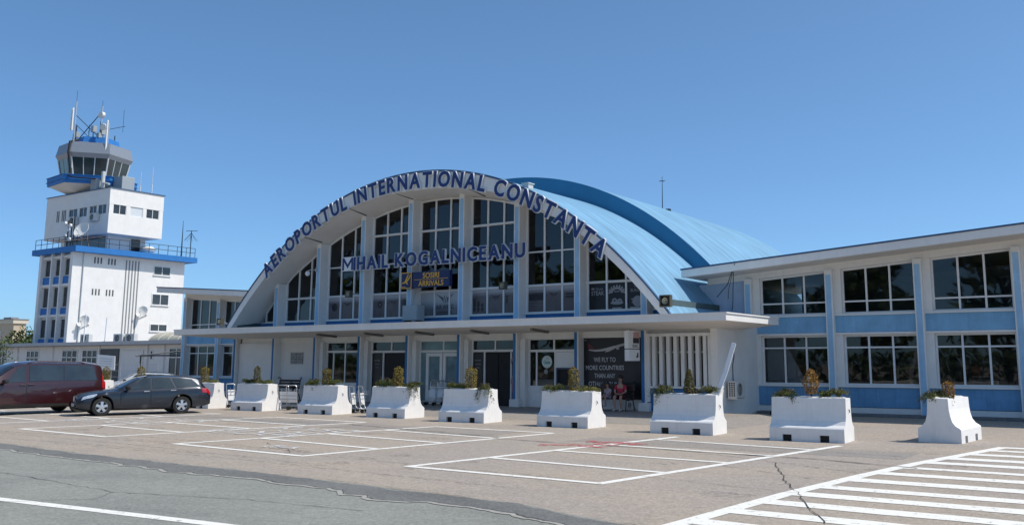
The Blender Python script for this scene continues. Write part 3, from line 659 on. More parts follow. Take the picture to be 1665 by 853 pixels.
# bay 8: vertical louvres over a blue base
x0, x1 = bx(8); x1 = -14.36
m_ = MB(); m_.box(x0, x1, 32.5, 32.62, 1.0, 3.0); build(m_, 'louvre_back', mat('louvre_dark', (.03, .032, .036), .5), hall)
m_ = MB(); m_.box(x0, x0+.12, 32.05, 32.3, .5, 3.1); m_.box(x1-.14, x1, 32.05, 32.3, .5, 3.1); m_.box(x0+.12, x1-.14, 32.05, 32.35, 1.02, 1.10); m_.box(x0+.12, x1-.14, 32.05, 32.35, 2.98, 3.1); m_.box(x0+.12, x1-.14, 32.42, 32.46, 2.35, 2.42)
lf = build(m_, 'louvre_frame', WHITE, hall)
for j in range(8):
    xx = lerp(x0+.28, x1-.30, j/7); m_ = MB(); m_.box(xx-.07, xx+.07, 32.12, 32.36, 1.10, 2.98); build(m_, 'louvre_fin', WHITE, lf)
m_ = MB(); m_.box(x0+.12, x1, 32.12, 32.4, .12, 1.0); build(m_, 'base_panel', BLUED, hall)
m_ = MB(); m_.box(x0, x1, 32.02, 32.45, 0, .14); build(m_, 'plinth', WALLW, hall)

# ------------------------------------------------------------------ wings
def make_wing(name, label, mir, nb, xend):
    """mir=1: right wing; mir=-1: mirrored about the hall's axis"""
    X = (lambda x: x) if mir > 0 else (lambda x: -56.3-x)
    wg = thing(name, label, 'building', (X(-9), 36, 0))
    zr = lambda x: 5.80+.068*(x+11.1)           # roof underside along the wing
    P0, PW = -14.51, 3.33
    xs0, xe = -16.6, xend
    def BX(m_, x0, x1, *a, **k): m_.box(X(x0), X(x1), *a, **k)
    def sl(m_, x0, x1, y0, y1, za, zb, mi=0):   # box whose top and bottom follow the roof slope
        a, b = (x0, x1) if mir > 0 else (x1, x0)
        m_.hexa([(X(a), y0, za(a)), (X(b), y0, za(b)), (X(b), y1, za(b)), (X(a), y1, za(a))], [(X(a), y0, zb(a)), (X(b), y0, zb(b)), (X(b), y1, zb(b)), (X(a), y1, zb(a))], mi)
    m_ = MB(); sl(m_, xs0, xe+.5, 34.3, 47, lambda x: zr(x)+.02, lambda x: zr(x)+.12); 
    rf = build(m_, 'roof', [SOFF], wg)
    m_ = MB(); sl(m_, xs0, xe+.5, 34.28, 34.5, lambda x: zr(x)-.0, lambda x: zr(x)+.30); build(m_, 'fascia', WHITE, rf)
    m_ = MB(); sl(m_, xs0-.03, xe+.53, 34.24, 47, lambda x: zr(x)+.303, lambda x: zr(x)+.36); build(m_, 'roof_edge', EDGEB, rf)
    m_ = MB(); sl(m_, -16.2, xe, 35.97, 36.5, lambda x: zr(x)-.24, lambda x: zr(x)+.03); build(m_, 'header_beam', WHITE, wg)
    # back, end and floor of the wing
    m_ = MB(); sl(m_, -14.0, xe, 44.0, 44.2, lambda x: .0, lambda x: zr(x)+.03); BX(m_, xe-.25, xe, 36.0, 44, 0, zr(xe)); build(m_, 'wall', WALLW, wg)
    m_ = MB(); BX(m_, -14.0, xe-.25, 36.6, 43.9, -.1, .14); build(m_, 'interior_floor', INTF, wg)
    m_ = MB(); BX(m_, -14.0, xe-.25, 41.4, 41.6, .14, 5.4); BX(m_, -14, xe-.25, 36.6, 41.4, 3.12, 3.4); build(m_, 'interior_wall', INT, wg)
    # wall between hall and first pilaster
    m_ = MB(); sl(m_, -16.6, P0, 36.02, 36.3, lambda x: 3.0, lambda x: zr(x)-.2); build(m_, 'wall', mat('pale_blue_wall', (.42, .52, .66), .85, var=.08, streak=.3, dirt=(.25, .35, .5)), wg)
    for k in range(nb+1):
        x = P0+PW*k
        m_ = MB(); m_.box(X(x), X(x+.30), 35.80, 36.36, .02, zr(x)-.22 if k else zr(x)-.2); m_.box(X(x+.045), X(x+.245), 35.794, 35.9, .10, zr(x)-.42, 1); build(m_, 'pilaster', [WHITE, PILB if mir > 0 else PILB], wg)
        if k == nb: break
        a, b = x+.30, x+PW; ra = a+.27
        m_ = MB(); BX(m_, a, b, 36.02, 36.28, .32, 1.06); build(m_, 'base_panel', BLUEL, wg)
        m_ = MB(); BX(m_, a, b, 36.0, 36.30, .0, .30); build(m_, 'plinth', WALLW, wg)
        m_ = MB(); BX(m_, a, b, 36.02, 36.28, 3.14, 3.78); build(m_, 'spandrel', BLUEW, wg)
        m_ = MB(); BX(m_, a, b, 35.94, 36.32, 1.06, 1.13); build(m_, 'sill', WHITE, wg)
        m_ = MB(); BX(m_, a, b, 35.94, 36.32, 3.78, 3.85); build(m_, 'sill', WHITE, wg)
        m_ = MB(); BX(m_, a, b, 35.95, 36.32, 3.05, 3.13); build(m_, 'lintel', WHITE, wg)
        m_ = MB(); BX(m_, a, ra, 36.03, 36.3, 1.13, 3.05); sl(m_, a, ra, 36.03, 36.3, lambda x: 3.85, lambda x: zr(x)-.22); build(m_, 'wall', WHITE, wg)
        Y = 36.22
        for (z0, zt, tr) in ((1.13, lambda x: 3.05, 2.56), (3.85, lambda x: zr(x)-.24, 4.33)):
            fr = MB(); q0, q1 = ra, b-.02
            BX(fr, q0, q1, Y-.05, Y+.04, z0, z0+.07); sl(fr, q0, q1, Y-.05, Y+.04, lambda x: zt(x)-.08, zt)
            for c in range(4):
                xx = lerp(q0+.035, q1-.035, c/3); sl(fr, xx-.035, xx+.035, Y-.046, Y+.036, lambda x: z0+.06, lambda x: zt(x)-.06)
            BX(fr, q0, q1, Y-.044, Y+.034, tr-.03, tr+.03)
            f = build(fr, 'window', PVC, wg)
            g = MB(); qq = [(X(q0), Y, z0+.03), (X(q1), Y, z0+.03), (X(q1), Y, zt(q1)-.03), (X(q0), Y, zt(q0)-.03)]; g.quad(*(qq if mir > 0 else qq[::-1])); build(g, 'pane', GLASS, f, recalc=False)
            if mir > 0 and k == 0 and z0 < 2:
                m_ = MB(); m_.box(lerp(q0, q1, .03), lerp(q0, q1, .32), Y+.2, Y+.22, 1.25, 3.0)
                m_.hexa([(lerp(q0, q1, .32), Y+.2, 1.2), (lerp(q0, q1, .62), Y+.2, 1.2), (lerp(q0, q1, .62), Y+.22, 1.2), (lerp(q0, q1, .32), Y+.22, 1.2)], [(lerp(q0, q1, .32), Y+.2, 2.7), (lerp(q0, q1, .325), Y+.2, 2.7), (lerp(q0, q1, .325), Y+.22, 2.7), (lerp(q0, q1, .32), Y+.22, 2.7)])
                build(m_, 'painted_reflection', PALEP, f)  # pale shapes imitate the arch foot reflected in the glass
    return wg
wing_r = make_wing('side_wing', 'long blue and white two storey wing with sloping roof, right of the arched hall', 1, 5, 2.5)
wing_l = make_wing('side_wing', 'short blue and white wing half hidden behind the left foot of the arch', -1, 3, -4.1)

t = thing('inside_frame_chair', 'pale yellow frame chair standing inside behind the middle ground floor window', 'chair', (-8.6, 36.9, .14))
m_ = MB()
for a in (-9.05, -8.3): m_.tube([(a, 36.75, .14), (a+.05, 36.75, 1.0), (a+.25, 36.8, 1.75)], .05, 6); m_.tube([(a, 37.3, .14), (a+.1, 37.3, 1.2)], .04, 6)
m_.tube([(-8.8, 36.8, 1.75), (-8.05, 36.8, 1.82)], .05, 6); m_.tube([(-9.0, 36.75, 1.25), (-8.2, 36.75, 1.32)], .05, 6); m_.tube([(-8.75, 36.77, 1.75), (-8.35, 36.75, 1.3)], .02, 5)
build(m_, 'frame', mat('chair_yellow', (.55, .46, .20), .5), t); m_ = MB(); m_.box(-9.05, -8.2, 36.78, 37.3, 1.18, 1.24); build(m_, 'seat', DARKM, t)
t = thing('inside_counter', 'low dark desk with a small framed notice behind the right ground floor window', 'desk', (-5.6, 37, .14))
m_ = MB(); m_.box(-6.9, -4.7, 37.0, 37.7, .14, 1.15); build(m_, 'desk_body', DARKM, t); m_ = MB(); frame_rect(m_, -6.25, -5.55, 1.16, 1.5, 36.98, .05, .04); m_.box(-6.2, -5.6, 36.97, 36.99, 1.25, 1.38); build(m_, 'notice_frame', mat('notice_pale', (.5, .42, .36), .6), t)

# ------------------------------------------------------------------ signs on the terminal
arch_sign = thing('arch_sign', 'blue letters with white edges curving along the arched rim, AEROPORTUL INTERNATIONAL CONSTANTA', 'sign', (UC, YF-.2, 9.9))
def arch_letters(txt, ua, ub):
    adv = []
    for c in txt:
        if c == ' ': adv.append((.42, 0)); continue
        m_ = char_mesh(c, 1.0, .02); xs = [v[0] for v in m_.v]; adv.append((max(xs)-min(xs)+.15, min(xs)))
    N = 400; L = [0]; prev = None
    zc = lambda t: (zo(t)*.48+zi(t)*.52) if abs(t) < 20 else 0
    mid = lambda t: zo(t)-.42+.08*min(1, abs(t)/8)
    pts = [(lerp(ua, ub, i/N), mid(lerp(ua, ub, i/N))) for i in range(N+1)]
    for a, b in zip(pts, pts[1:]): L.append(L[-1]+math.hypot(b[0]-a[0], b[1]-a[1]))
    tot = sum(a[0] for a in adv); sx = L[-1]/tot; pos = 0
    cap = max(v[1] for v in char_mesh('H', 1.0, .02).v); sy = .67/cap
    for c, (ad, x0) in zip(txt, adv):
        ctr = (pos+ad/2)*sx; pos += ad
        if c == ' ': continue
        i = max(j for j in range(N) if L[j] <= ctr); t = (ctr-L[i])/(L[i+1]-L[i]+1e-9)
        uu, zz = lerp(pts[i][0], pts[i+1][0], t), lerp(pts[i][1], pts[i+1][1], t)
        tx, tz = pts[i+1][0]-pts[i][0], pts[i+1][1]-pts[i][1]; l = math.hypot(tx, tz); tx /= l; tz /= l
        sl_ = .92; tx, tz = tx, tz*sl_; l = math.hypot(tx, tz); tx /= l; tz /= l
        nx, nz = -tz, tx
        for (off, dep, yy, mt, nm) in ((.056, .10, YF-.072, LETW, 'letter'), (.030, .03, YF-.128, LETB, 'letter_face')):
            src = char_mesh(c, 1.0, off*(.4 if c == 'M' else 1), dep/sy); xs = [v[0] for v in src.v]; xm = (max(xs)+min(xs))/2
            k_ = sx*.96
            M = Matrix(((tx*k_, nx*sy, 0, UC+uu-tx*k_*xm-nx*sy*cap/2), (0, 0, -sy, yy), (tz*k_, nz*sy, 0, zz-tz*k_*xm-nz*sy*cap/2), (0, 0, 0, 1)))
            m_ = MB(); m_.join(src, M)
            if nm == 'letter': par = build(m_, nm, mt, arch_sign)
            else: build(m_, nm, mt, par)
arch_letters('AEROPORTUL INTERNATIONAL CONSTANTA', -9.95, 10.2)
name_sign = thing('name_sign', 'straight row of blue white-edged letters across the glass, MIHAIL KOGALNICEANU', 'sign', (-28, 31.7, 6.4))
def straight_letters(txt, xa, xb, z, h, Y):
    adv = []
    for c in txt:
        if c == ' ': adv.append((.40, 0)); continue
        m_ = char_mesh(c, 1.0, .02); xs = [v[0] for v in m_.v]; adv.append((max(xs)-min(xs)+.15, min(xs)))
    tot = sum(a[0] for a in adv)-.13; sx = (xb-xa)/tot; pos = 0; cap = max(v[1] for v in char_mesh('H', 1.0, .02).v); sy = h/cap
    for c, (ad, x0) in zip(txt, adv):
        if c != ' ':
            for (off, dep, yy, mt, nm) in ((.060, .11, Y, LETW, 'letter'), (.034, .03, Y-.061, LETB, 'letter_face')):
                src = char_mesh(c, 1.0, off*(.4 if c == 'M' else 1), dep/sy); xs = [v[0] for v in src.v]; xm = (max(xs)+min(xs))/2; X_ = xa+(pos+(ad-.13)/2)*sx
                M = Matrix(((sx*.97, 0, 0, X_-sx*.97*xm), (0, 0, -sy, yy), (0, sy, 0, z), (0, 0, 0, 1)))
                m_ = MB(); m_.join(src, M)
                if c == 'M':
                    w2 = sx*.42; y0, y1, e = (Y-.05, Y+.05, .04) if nm == 'letter' else (Y-.076, Y-.051, 0); m_ = MB(); xl, xr = X_-w2, X_+w2; st = .095
                    if nm == 'letter': m_.box(xl-e, xr+e, y0, y1, z-e, z+h+e)
                    else:
                        m_.box(xl, xl+st, y0, y1, z, z+h); m_.box(xr-st, xr, y0, y1, z, z+h)
                        for sg, xa_ in ((1, xl+st), (-1, xr-st)):
                            p = [(xa_, z+h-.16), (X_-sg*.002, z+.10), (X_-sg*.002, z+.26), (xa_, z+h)]; m_.prism(p if sg > 0 else p[::-1], 'y', y0+.002, y1)
                if nm == 'letter': par = build(m_, nm, mt, name_sign)
                else: build(m_, nm, mt, par)
        pos += ad
straight_letters('MIHAIL KOGALNICEANU', -33.5, -22.6, 6.42, .60, 31.72)
m_ = MB(); m_.box(-33.4, -22.8, 31.80, 31.83, 6.46, 6.48)
for k in range(3, 7): m_.box(XK(k)+.1, XK(k)+.16, 31.83, 32.0, 6.46, 6.48)
build(m_, 'support_rail', DARKM, name_sign)
# arrivals sign
sg = thing('arrivals_sign', 'navy and yellow arrivals sign with a landing plane hung on the arched glass front', 'sign', (-28.25, 31.8, 5.36))
m_ = MB(); m_.box(-29.02, -26.80, 31.72, 31.92, 5.38, 6.10); pn = build(m_, 'text_panel', NAVY, sg, bevel=.01)
m_ = MB(); m_.box(-29.70, -29.05, 31.70, 31.92, 5.36, 6.10); build(m_, 'symbol_panel', NAVY, sg, bevel=.01)
m_ = MB(); text_into(m_, 'SOSIRI', front_M(-27.9, 31.714, 5.80), .24, .98, .022); text_into(m_, 'ARRIVALS', front_M(-27.9, 31.714, 5.44), .24, 1.5, .022); m_.box(-28.9, -26.9, 31.712, 31.716, 5.73, 5.75); build(m_, 'lettering', YEL, pn)
m_ = MB(); frame_rect(m_, -29.70, -29.05, 5.36, 6.10, 31.70, .035, .03)
y = 31.694
m_.add([(-29.66, y, 5.62), (-29.55, y, 5.66), (-29.34, y, 5.74), (-29.20, y, 5.90), (-29.13, y, 6.02), (-29.10, y, 5.98), (-29.15, y, 5.86), (-29.28, y, 5.70), (-29.42, y, 5.62), (-29.60, y, 5.585)], [tuple(range(10))])
m_.add([(-29.36, y-.001, 5.72), (-29.22, y-.001, 6.02), (-29.28, y-.001, 6.03), (-29.47, y-.001, 5.69)], [(0, 1, 2, 3)]); m_.add([(-29.32, y-.001, 5.66), (-29.27, y-.001, 5.55), (-29.31, y-.001, 5.55), (-29.42, y-.001, 5.63)], [(0, 1, 2, 3)])
m_.box(-29.66, -29.42, y-.002, y+.002, 5.43, 5.455)
build(m_, 'plane_symbol', YEL, sg)
# billboard with a plane
bb = thing('billboard', 'black airline billboard with a white plane and capital lettering on the ground floor wall', 'billboard', (-19.2, 32.45, .9))
m_ = MB(); m_.box(-20.50, -17.55, 32.42, 32.48, .55, 3.00); pn = build(m_, 'board', mat('billboard_black', (.014, .013, .02), .35), bb)
m_ = MB()
for z, s, wd_ in ((2.02, 'WE FLY TO', 1.02), (1.70, 'MORE COUNTRIES', 1.78), (1.38, 'THAN ANY', .98), (1.06, 'OTHER AIRLINE', 1.52)): text_into(m_, s, front_M(-19.18, 32.412, z), .175, wd_, .012)
m_.box(-20.42, -20.32, 32.41, 32.415, 2.86, 2.93); text_into(m_, 'AIRLINES', front_M(-20.16, 32.412, 2.87), .045, .26)
build(m_, 'lettering', mat('billboard_text', (.55, .53, .53), .5), pn)
m_ = MB(); y = 32.411
m_.add([(-19.95, y, 2.36), (-19.70, y, 2.33), (-19.35, y, 2.37), (-18.7, y, 2.58), (-18.3, y, 2.72), (-18.05, y, 2.77), (-17.98, y, 2.71), (-18.12, y, 2.62), (-18.7, y, 2.42), (-19.25, y, 2.24), (-19.65, y, 2.21), (-20.0, y, 2.30)], [tuple(range(12))])
m_.add([(-19.0, y-.002, 2.40), (-18.62, y-.002, 2.45), (-18.95, y-.002, 2.22), (-19.18, y-.002, 2.17)], [(0, 1, 2, 3)])
m_.lathe([(.001, 0), (.085, 0)], (-18.55, y-.003, 2.42), 'y', 12)
m_.v = [(p[0]-.05*(p[0]+19), p[1], 2.40+(p[2]-2.17)*.62) for p in m_.v]
build(m_, 'plane_picture', mat('plane_white', (.48, .47, .48), .5, var=.25, scale=6), pn)
m_ = MB(); m_.add([(-19.96, y-.002, 2.33), (-20.04, y-.002, 2.66), (-19.93, y-.002, 2.66), (-19.66, y-.002, 2.36)], [(0, 3, 2, 1)]); m_.v = [(p[0]-.05*(p[0]+19), p[1], 2.40+(p[2]-2.17)*.68) for p in m_.v]; build(m_, 'plane_tail', mat('plane_red', (.14, .03, .045), .5), pn, recalc=False)
# hanging exchange sign
ex = thing('exchange_sign', 'white double box sign hanging sideways under the canopy beside the billboard', 'sign', (-17.36, 31.4, 2.1))
m_ = MB(); m_.box(-17.44, -17.27, 30.95, 31.85, 2.52, 3.20); m_.box(-17.45, -17.26, 30.98, 31.85, 2.05, 2.49); bd = build(m_, 'sign_box', SHEET, ex, bevel=.015)
m_ = MB(); m_.box(-17.38, -17.33, 31.1, 31.15, 3.2, 3.45); m_.box(-17.38, -17.33, 31.6, 31.65, 3.2, 3.4); build(m_, 'hanger', STEEL, ex)
MX = lambda y, z: plane_M((-17.262, y, z), (0, 1, 0), (0, 0, 1))
m_ = MB(); m_.box(-17.27, -17.262, 31.33, 31.80, 2.72, 2.92); text_into(m_, 'EXC', MX(31.52, 2.56), .12, .46, .015); m_.box(-17.26, -17.252, 31.55, 31.72, 2.18, 2.24); m_.box(-17.26, -17.252, 31.62, 31.72, 2.24, 2.36); build(m_, 'lettering', INK, bd)
m_ = MB(); m_.box(-17.27, -17.264, 31.35, 31.82, 2.92, 3.15); build(m_, 'pink_panel', mat('sign_pink', (.62, .36, .34), .5, var=.2), bd)
# plaque
pq = thing('wall_plaque', 'grey stone plaque on the white wall behind the dark bench', 'plaque', (-37.4, 32.4, 1.9))
m_ = MB(); m_.box(-37.85, -36.95, 32.36, 32.43, 1.92, 2.50); pl_ = build(m_, 'stone_plate', mat('plaque_stone', (.36, .36, .35), .7, var=.25, scale=6), pq, bevel=.01)
m_ = MB()
for i in range(4): m_.box(-37.78, -37.45+random.uniform(-.05, .05), 32.352, 32.362, 2.02+.12*i, 2.05+.12*i); m_.box(-37.33, -37.02+random.uniform(-.05, .02), 32.352, 32.362, 2.02+.12*i, 2.05+.12*i)
m_.box(-37.40, -37.385, 32.352, 32.362, 1.94, 2.48); m_.box(-37.83, -36.97, 32.352, 32.362, 2.2, 2.212); build(m_, 'engraving', mat('engraving_grey', (.16, .16, .16), .7), pl_)

# loudspeakers
def speaker(loc, label, s=.36, arm=(.3, .25, 0)):
    t = thing('loudspeaker', label, 'loudspeaker', loc, 0, 'square loudspeakers on the front')
    m_ = MB(); frame_rect(m_, -s/2, s/2, -s/2, s/2, -.12, .045, .2); m_.box(-s/2+.04, s/2-.04, -.04, .0, -s/2+.04, s/2-.04); build(m_, 'housing', mat('speaker_housing', (.075, .072, .05), .5), t, world=False)
    m_ = MB(); m_.lathe([(.02, -.10), (.07, -.16), (.075, -.12), (.125, -.2)], (0, 0, 0), 'y', 18); build(m_, 'horn', mat('horn_cream', (.40, .38, .28), .5), t, world=False)
    m_ = MB(); m_.tube([(0, .0, 0), (0, .1, 0), arm], .025); build(m_, 'bracket', STEEL, t, world=False)
speaker((-15.42, 30.62, 4.22), 'square horn loudspeaker at the right foot of the arch', .44, (-.02, .25, -.3))
speaker((-23.62, 31.6, 5.22), 'square horn loudspeaker on the pilaster right of the arrivals sign', .32, (.08, .42, .05))
speaker((-32.86, 31.6, 5.24), 'square horn loudspeaker on the pilaster left of the arrivals sign', .32, (.08, .42, .05))
speaker((-41.35, 30.75, 4.08), 'square horn loudspeaker at the left foot of the arch', .36, (.25, .22, -.1))
# grey junction cabinet on the canopy, globe lamp, wall sensor
t = thing('junction_cabinet', 'grey metal cabinet standing on the canopy below the arrivals sign', 'cabinet', (-28.8, 31.6, 3.77))
m_ = MB(); m_.box(-29.25, -28.35, 31.35, 31.85, 3.88, 4.56); bdy = build(m_, 'body', GREYB, t, bevel=.02)
m_ = MB(); m_.box(-29.22, -28.38, 31.33, 31.35, 3.92, 4.53); build(m_, 'door', GREYB, bdy)
m_ = MB(); m_.box(-29.2, -29.1, 31.4, 31.8, 3.765, 3.88); m_.box(-28.5, -28.4, 31.4, 31.8, 3.765, 3.88); build(m_, 'foot', DARKM, t)
m_ = MB(); m_.tube([(-29.0, 31.7, 4.56), (-29.0, 31.8, 4.9), (-29.05, 32.0, 5.2)], .02); build(m_, 'conduit', STEEL, t)
t = thing('globe_lamp', 'small white globe lamp on the second left pilaster of the arch', 'lamp', (-36.0, 31.85, 6.45))
m_ = MB(); m_.lathe([(.001, -.13), (.08, -.11), (.13, 0), (.08, .11), (.001, .13)], (-36.1, 31.72, 6.42), 'z', 14); build(m_, 'globe', SHEET, t, smooth=60)
m_ = MB(); m_.tube([(-36.1, 31.72, 6.55), (-35.95, 31.8, 6.6), (-35.75, 32.0, 6.6)], .025); m_.box(-35.8, -35.7, 31.94, 32.0, 6.5, 6.7); build(m_, 'bracket', STEEL, t)
m_ = MB(); m_.tube([(-35.87, 31.95, 6.45), (-35.87, 31.95, 3.8)], .03); t = build(m_, 'drain_pipe', WHITE, None, loc=(-35.87, 31.95, 3.75), world=False); t.location = (0, 0, 0); tag(t, 'thin vertical cable pipe under the globe lamp on the arch', 'pipe')
# tube light fittings below the canopy
for k in range(3, 8):
    xx = XK(k)-.95; m_ = MB()
    zz = lambda y: lerp(3.41, 3.235, (y-29.4)/2.58)
    m_.hexa([(xx-.05, 30.3, zz(30.3)-.10), (xx+.05, 30.3, zz(30.3)-.10), (xx+.05, 31.5, zz(31.5)-.10), (xx-.05, 31.5, zz(31.5)-.10)], [(xx-.05, 30.3, zz(30.3)+.01), (xx+.05, 30.3, zz(30.3)+.01), (xx+.05, 31.5, zz(31.5)+.01), (xx-.05, 31.5, zz(31.5)+.01)])
    o = build(m_, 'tube_light_fitting', mat('fitting_grey', (.17, .16, .15), .6), None); tag(o, ['', '', 'dark tube light fitting under the canopy above the dark bench', 'dark tube light fitting under the canopy above the shop window', 'dark tube light fitting above the left sliding door', 'dark tube light fitting above the white double door', 'dark tube light fitting above the right sliding door', 'dark tube light fitting above the cash machine'][k], 'light fitting', 'tube lights under the canopy')
# roof lamp box on the vault
t = thing('roof_vent_box', 'small pale box on the front vault near the letter N', 'box', (-22.5, 31.6, 9.45))
m_ = MB(); m_.box(-22.62, -22.3, 31.45, 31.8, zo(5.8)-.05, zo(5.8)+.16); m_.box(-22.66, -22.26, 31.40, 31.85, zo(5.8)+.16, zo(5.8)+.2); build(m_, 'box_body', ACW, t)
# air conditioner on the side wall
def ac_unit(loc, rz, label, L=.85, D=.34, Hh=.62, group='air conditioners', legs=True):
    t = thing('air_conditioner', label, 'air conditioner', loc, rz, group)
    m_ = MB(); m_.box(-L/2, L/2, -D/2, D/2, 0, Hh); c = build(m_, 'casing', ACW, t, world=False, bevel=.02)
    m_ = MB(); m_.lathe([(.001, 0), (.24*Hh/.62, 0)], (-.1, -D/2-.004, Hh/2), 'y', 20); build(m_, 'fan_opening', BLACK, c, world=False)
    m_ = MB()
    for q in range(5):
        rr = .05+.045*q
        m_.lathe([(rr, -.004), (rr+.01, -.004), (rr+.01, .004), (rr, .004)], (-.1, -D/2-.012, Hh/2), 'y', 20)
    build(m_, 'fan_guard', ACW, c, world=False)
    m_ = MB()
    for a in range(3):
        for b in range(7): m_.box(-L/2-.006, -L/2-.002, -D/2+.05+.09*a, -D/2+.11+.09*a, .06+.075*b, .11+.075*b)
    build(m_, 'side_grille', BLACK, c, world=False)
    m_ = MB(); m_.box(-L/2+.1, -L/2+.14, -D/2, D/2+.18, -.05, 0); m_.box(L/2-.14, L/2-.1, -D/2, D/2+.18, -.05, 0); build(m_, 'bracket', STEEL, t, world=False)
    return t
a0 = ac_unit((-13.82, 33.05, .69), R(90), 'pale air conditioner low on the white side wall under the canopy end')
# its fan faces +X; the grilled end faces the car park
t = thing('cable_drop', 'thin dark cable with a hook running down the side wall above the air conditioner', 'cable', (-14.08, 33.6, 1.3))
m_ = MB(); m_.tube([(-13.98, 33.2, 2.62), (-14.06, 33.45, 2.5), (-14.07, 33.5, 2.2), (-14.07, 33.35, 1.9), (-14.07, 33.35, 1.3)], .014, 6); build(m_, 'cable', DARKM, t)
t = thing('cable_drop', 'dark cables hanging from the fascia at the inner end of the right wing', 'cable', (-14.9, 35.5, 5.1))
m_ = MB(); m_.tube([(-14.25, 34.25, 5.85), (-14.9, 35.0, 5.1), (-15.8, 35.99, 4.7)], .016, 5); m_.tube([(-14.3, 34.3, 5.85), (-14.75, 35.2, 4.9), (-15.1, 35.98, 4.4), (-15.15, 35.98, 4.1)], .014, 5); m_.tube([(-14.3, 34.3, 5.8), (-15.25, 35.9, 4.9), (-15.3, 35.98, 4.6)], .012, 5); build(m_, 'cable', DARKM, t)
# mast and fitting on the rear roof
t = thing('lightning_rod', 'thin lightning rod standing on the rear vaulted roof', 'lightning rod', (-22.86, 45, 9.9))
m_ = MB(); m_.tube([(-22.86, 45, 9.8), (-22.84, 45, 12.15)], [.03, .012], 6); build(m_, 'rod', DARKM, t)
m_ = MB(); m_.tube([(-23.05, 45, 11.9), (-22.65, 45, 11.9)], .015, 5); m_.tube([(-22.85, 44.8, 11.9), (-22.85, 45.2, 11.9)], .015, 5); build(m_, 'cross_arm', DARKM, t)
t = thing('roof_lamp', 'small dark lamp on the rear vaulted roof beside the lightning rod', 'lamp', (-22.45, 45, 10))
m_ = MB(); m_.tube([(-22.48, 45, 9.7), (-22.48, 45, 10.12)], .04, 6); build(m_, 'stem', DARKM, t)
m_ = MB(); m_.box(-22.62, -22.38, 44.9, 45.1, 10.12, 10.3); build(m_, 'lamp_head', DARKM, t)

# ------------------------------------------------------------------ control tower
TW = thing('control_tower', 'white control tower with blue roof edges and a grey glazed cab, left of the terminal', 'control tower', (-92, 55, 0))
m_ = MB(); m_.box(-95.2, -89, 49.2, 61, 0, 12.7); m_.box(-100.6, -95.1, 53, 60.5, 0, 12.7); base = build(m_, 'lower_block', WHITE, TW)
m_ = MB(); m_.box(-96.2, -88.1, 48.4, 61.9, 12.68, 13.24); m_.box(-101.2, -96.2, 52.4, 61.2, 12.7, 13.22); build(m_, 'roof_slab', TOWB, TW)
# recessed window strips on the front (-Y) face: ribs, panes, blue panels
m_ = MB()
for x, x2 in ((-95.2, -94.75), (-93.0, -92.8), (-91.25, -91.05), (-89.5, -89.0)): m_.box(x, x2, 48.7, 49.2, 3.6, 12.68)
build(m_, 'front_rib', WHITE, TW)
m_ = MB()
for z in (3.75, 6.55, 9.55, 12.35): m_.box(-95.0, -89.2, 48.9, 49.2, z-.12, z+.12)
build(m_, 'front_band', WHITE, TW)
DULLG = mat('dull_window', (.035, .04, .045), .15, var=.4, scale=1.2, spec=.6)
for x, xe in ((-94.75, -93.0), (-92.8, -91.25), (-91.05, -89.5)):
    for z, h in ((4.35, 1.9), (7.35, 2.05), (10.45, 1.75)):
        m_ = MB(); frame_rect(m_, x+.04, xe-.04, z, z+h, 49.10, .06, .12); m_.box(x+.06+.65*(xe-x), x+.12+.65*(xe-x), 49.05, 49.15, z, z+h); f = build(m_, 'window', PVC, TW)
        m_ = MB(); m_.quad((x+.05, 49.15, z), (xe-.05, 49.15, z), (xe-.05, 49.15, z+h), (x+.05, 49.15, z+h)); build(m_, 'pane', DULLG, f, recalc=False)
    for z0, z1 in ((3.9, 4.25), (6.68, 7.28), (9.68, 10.38)):
        m_ = MB(); m_.box(x+.03, xe-.03, 48.97, 49.19, z0, z1); build(m_, 'blue_panel', TOWB, TW)
def xwin(y0, y1, z0, z1, X=-89.0, n=2):
    m_ = MB()
    m_.box(X-.02, X+.05, y0, y1, z0, z0+.07); m_.box(X-.02, X+.05, y0, y1, z1-.07, z1)
    for i in range(n+1): yy = lerp(y0+.035, y1-.035, i/n); m_.box(X-.02, X+.05, yy-.035, yy+.035, z0+.07, z1-.07)
    m_.box(X, X+.12, y0-.05, y1+.05, z0-.06, z0-.003)
    f = build(m_, 'window', PVC, TW); g = MB(); g.quad((X+.012, y0+.02, z0+.02), (X+.012, y1-.02, z0+.02), (X+.012, y1-.02, z1-.02), (X+.012, y0+.02, z1-.02)); build(g, 'pane', mat('tower_pane', (.045, .05, .055), .12, var=.4, scale=.9, spec=.7), f, recalc=False)
for z0, z1 in ((11.09, 12.05), (7.94, 9.13), (5.2, 5.98)): xwin(57.35, 59.33, z0, z1)
SLIT = mat('slit_dark', (.10, .105, .11), .8, var=.3)
m_ = MB()
for i in range(5): y = 54.28+.34*i; m_.box(-88.995, -88.98, y-.065, y+.065, 4.2, 12.35)
build(m_, 'wall_slit', mat('slit_grey', (.22, .23, .24), .8), TW)
m_ = MB()
for zz, yy in ((11.74, 50.85), (11.74, 52.3), (8.6, 50.85), (8.6, 52.3)):
    for i in range(3): m_.box(-88.995, -88.985, yy+.33*i, yy+.33*i+.15, zz, zz+.62)
build(m_, 'vent_slit', SLIT, TW)
m_ = MB(); m_.tube([(-88.93, 49.75, 12.6), (-88.93, 49.75, 3.9)], .06, 6); build(m_, 'drain_pipe', STEEL, TW)
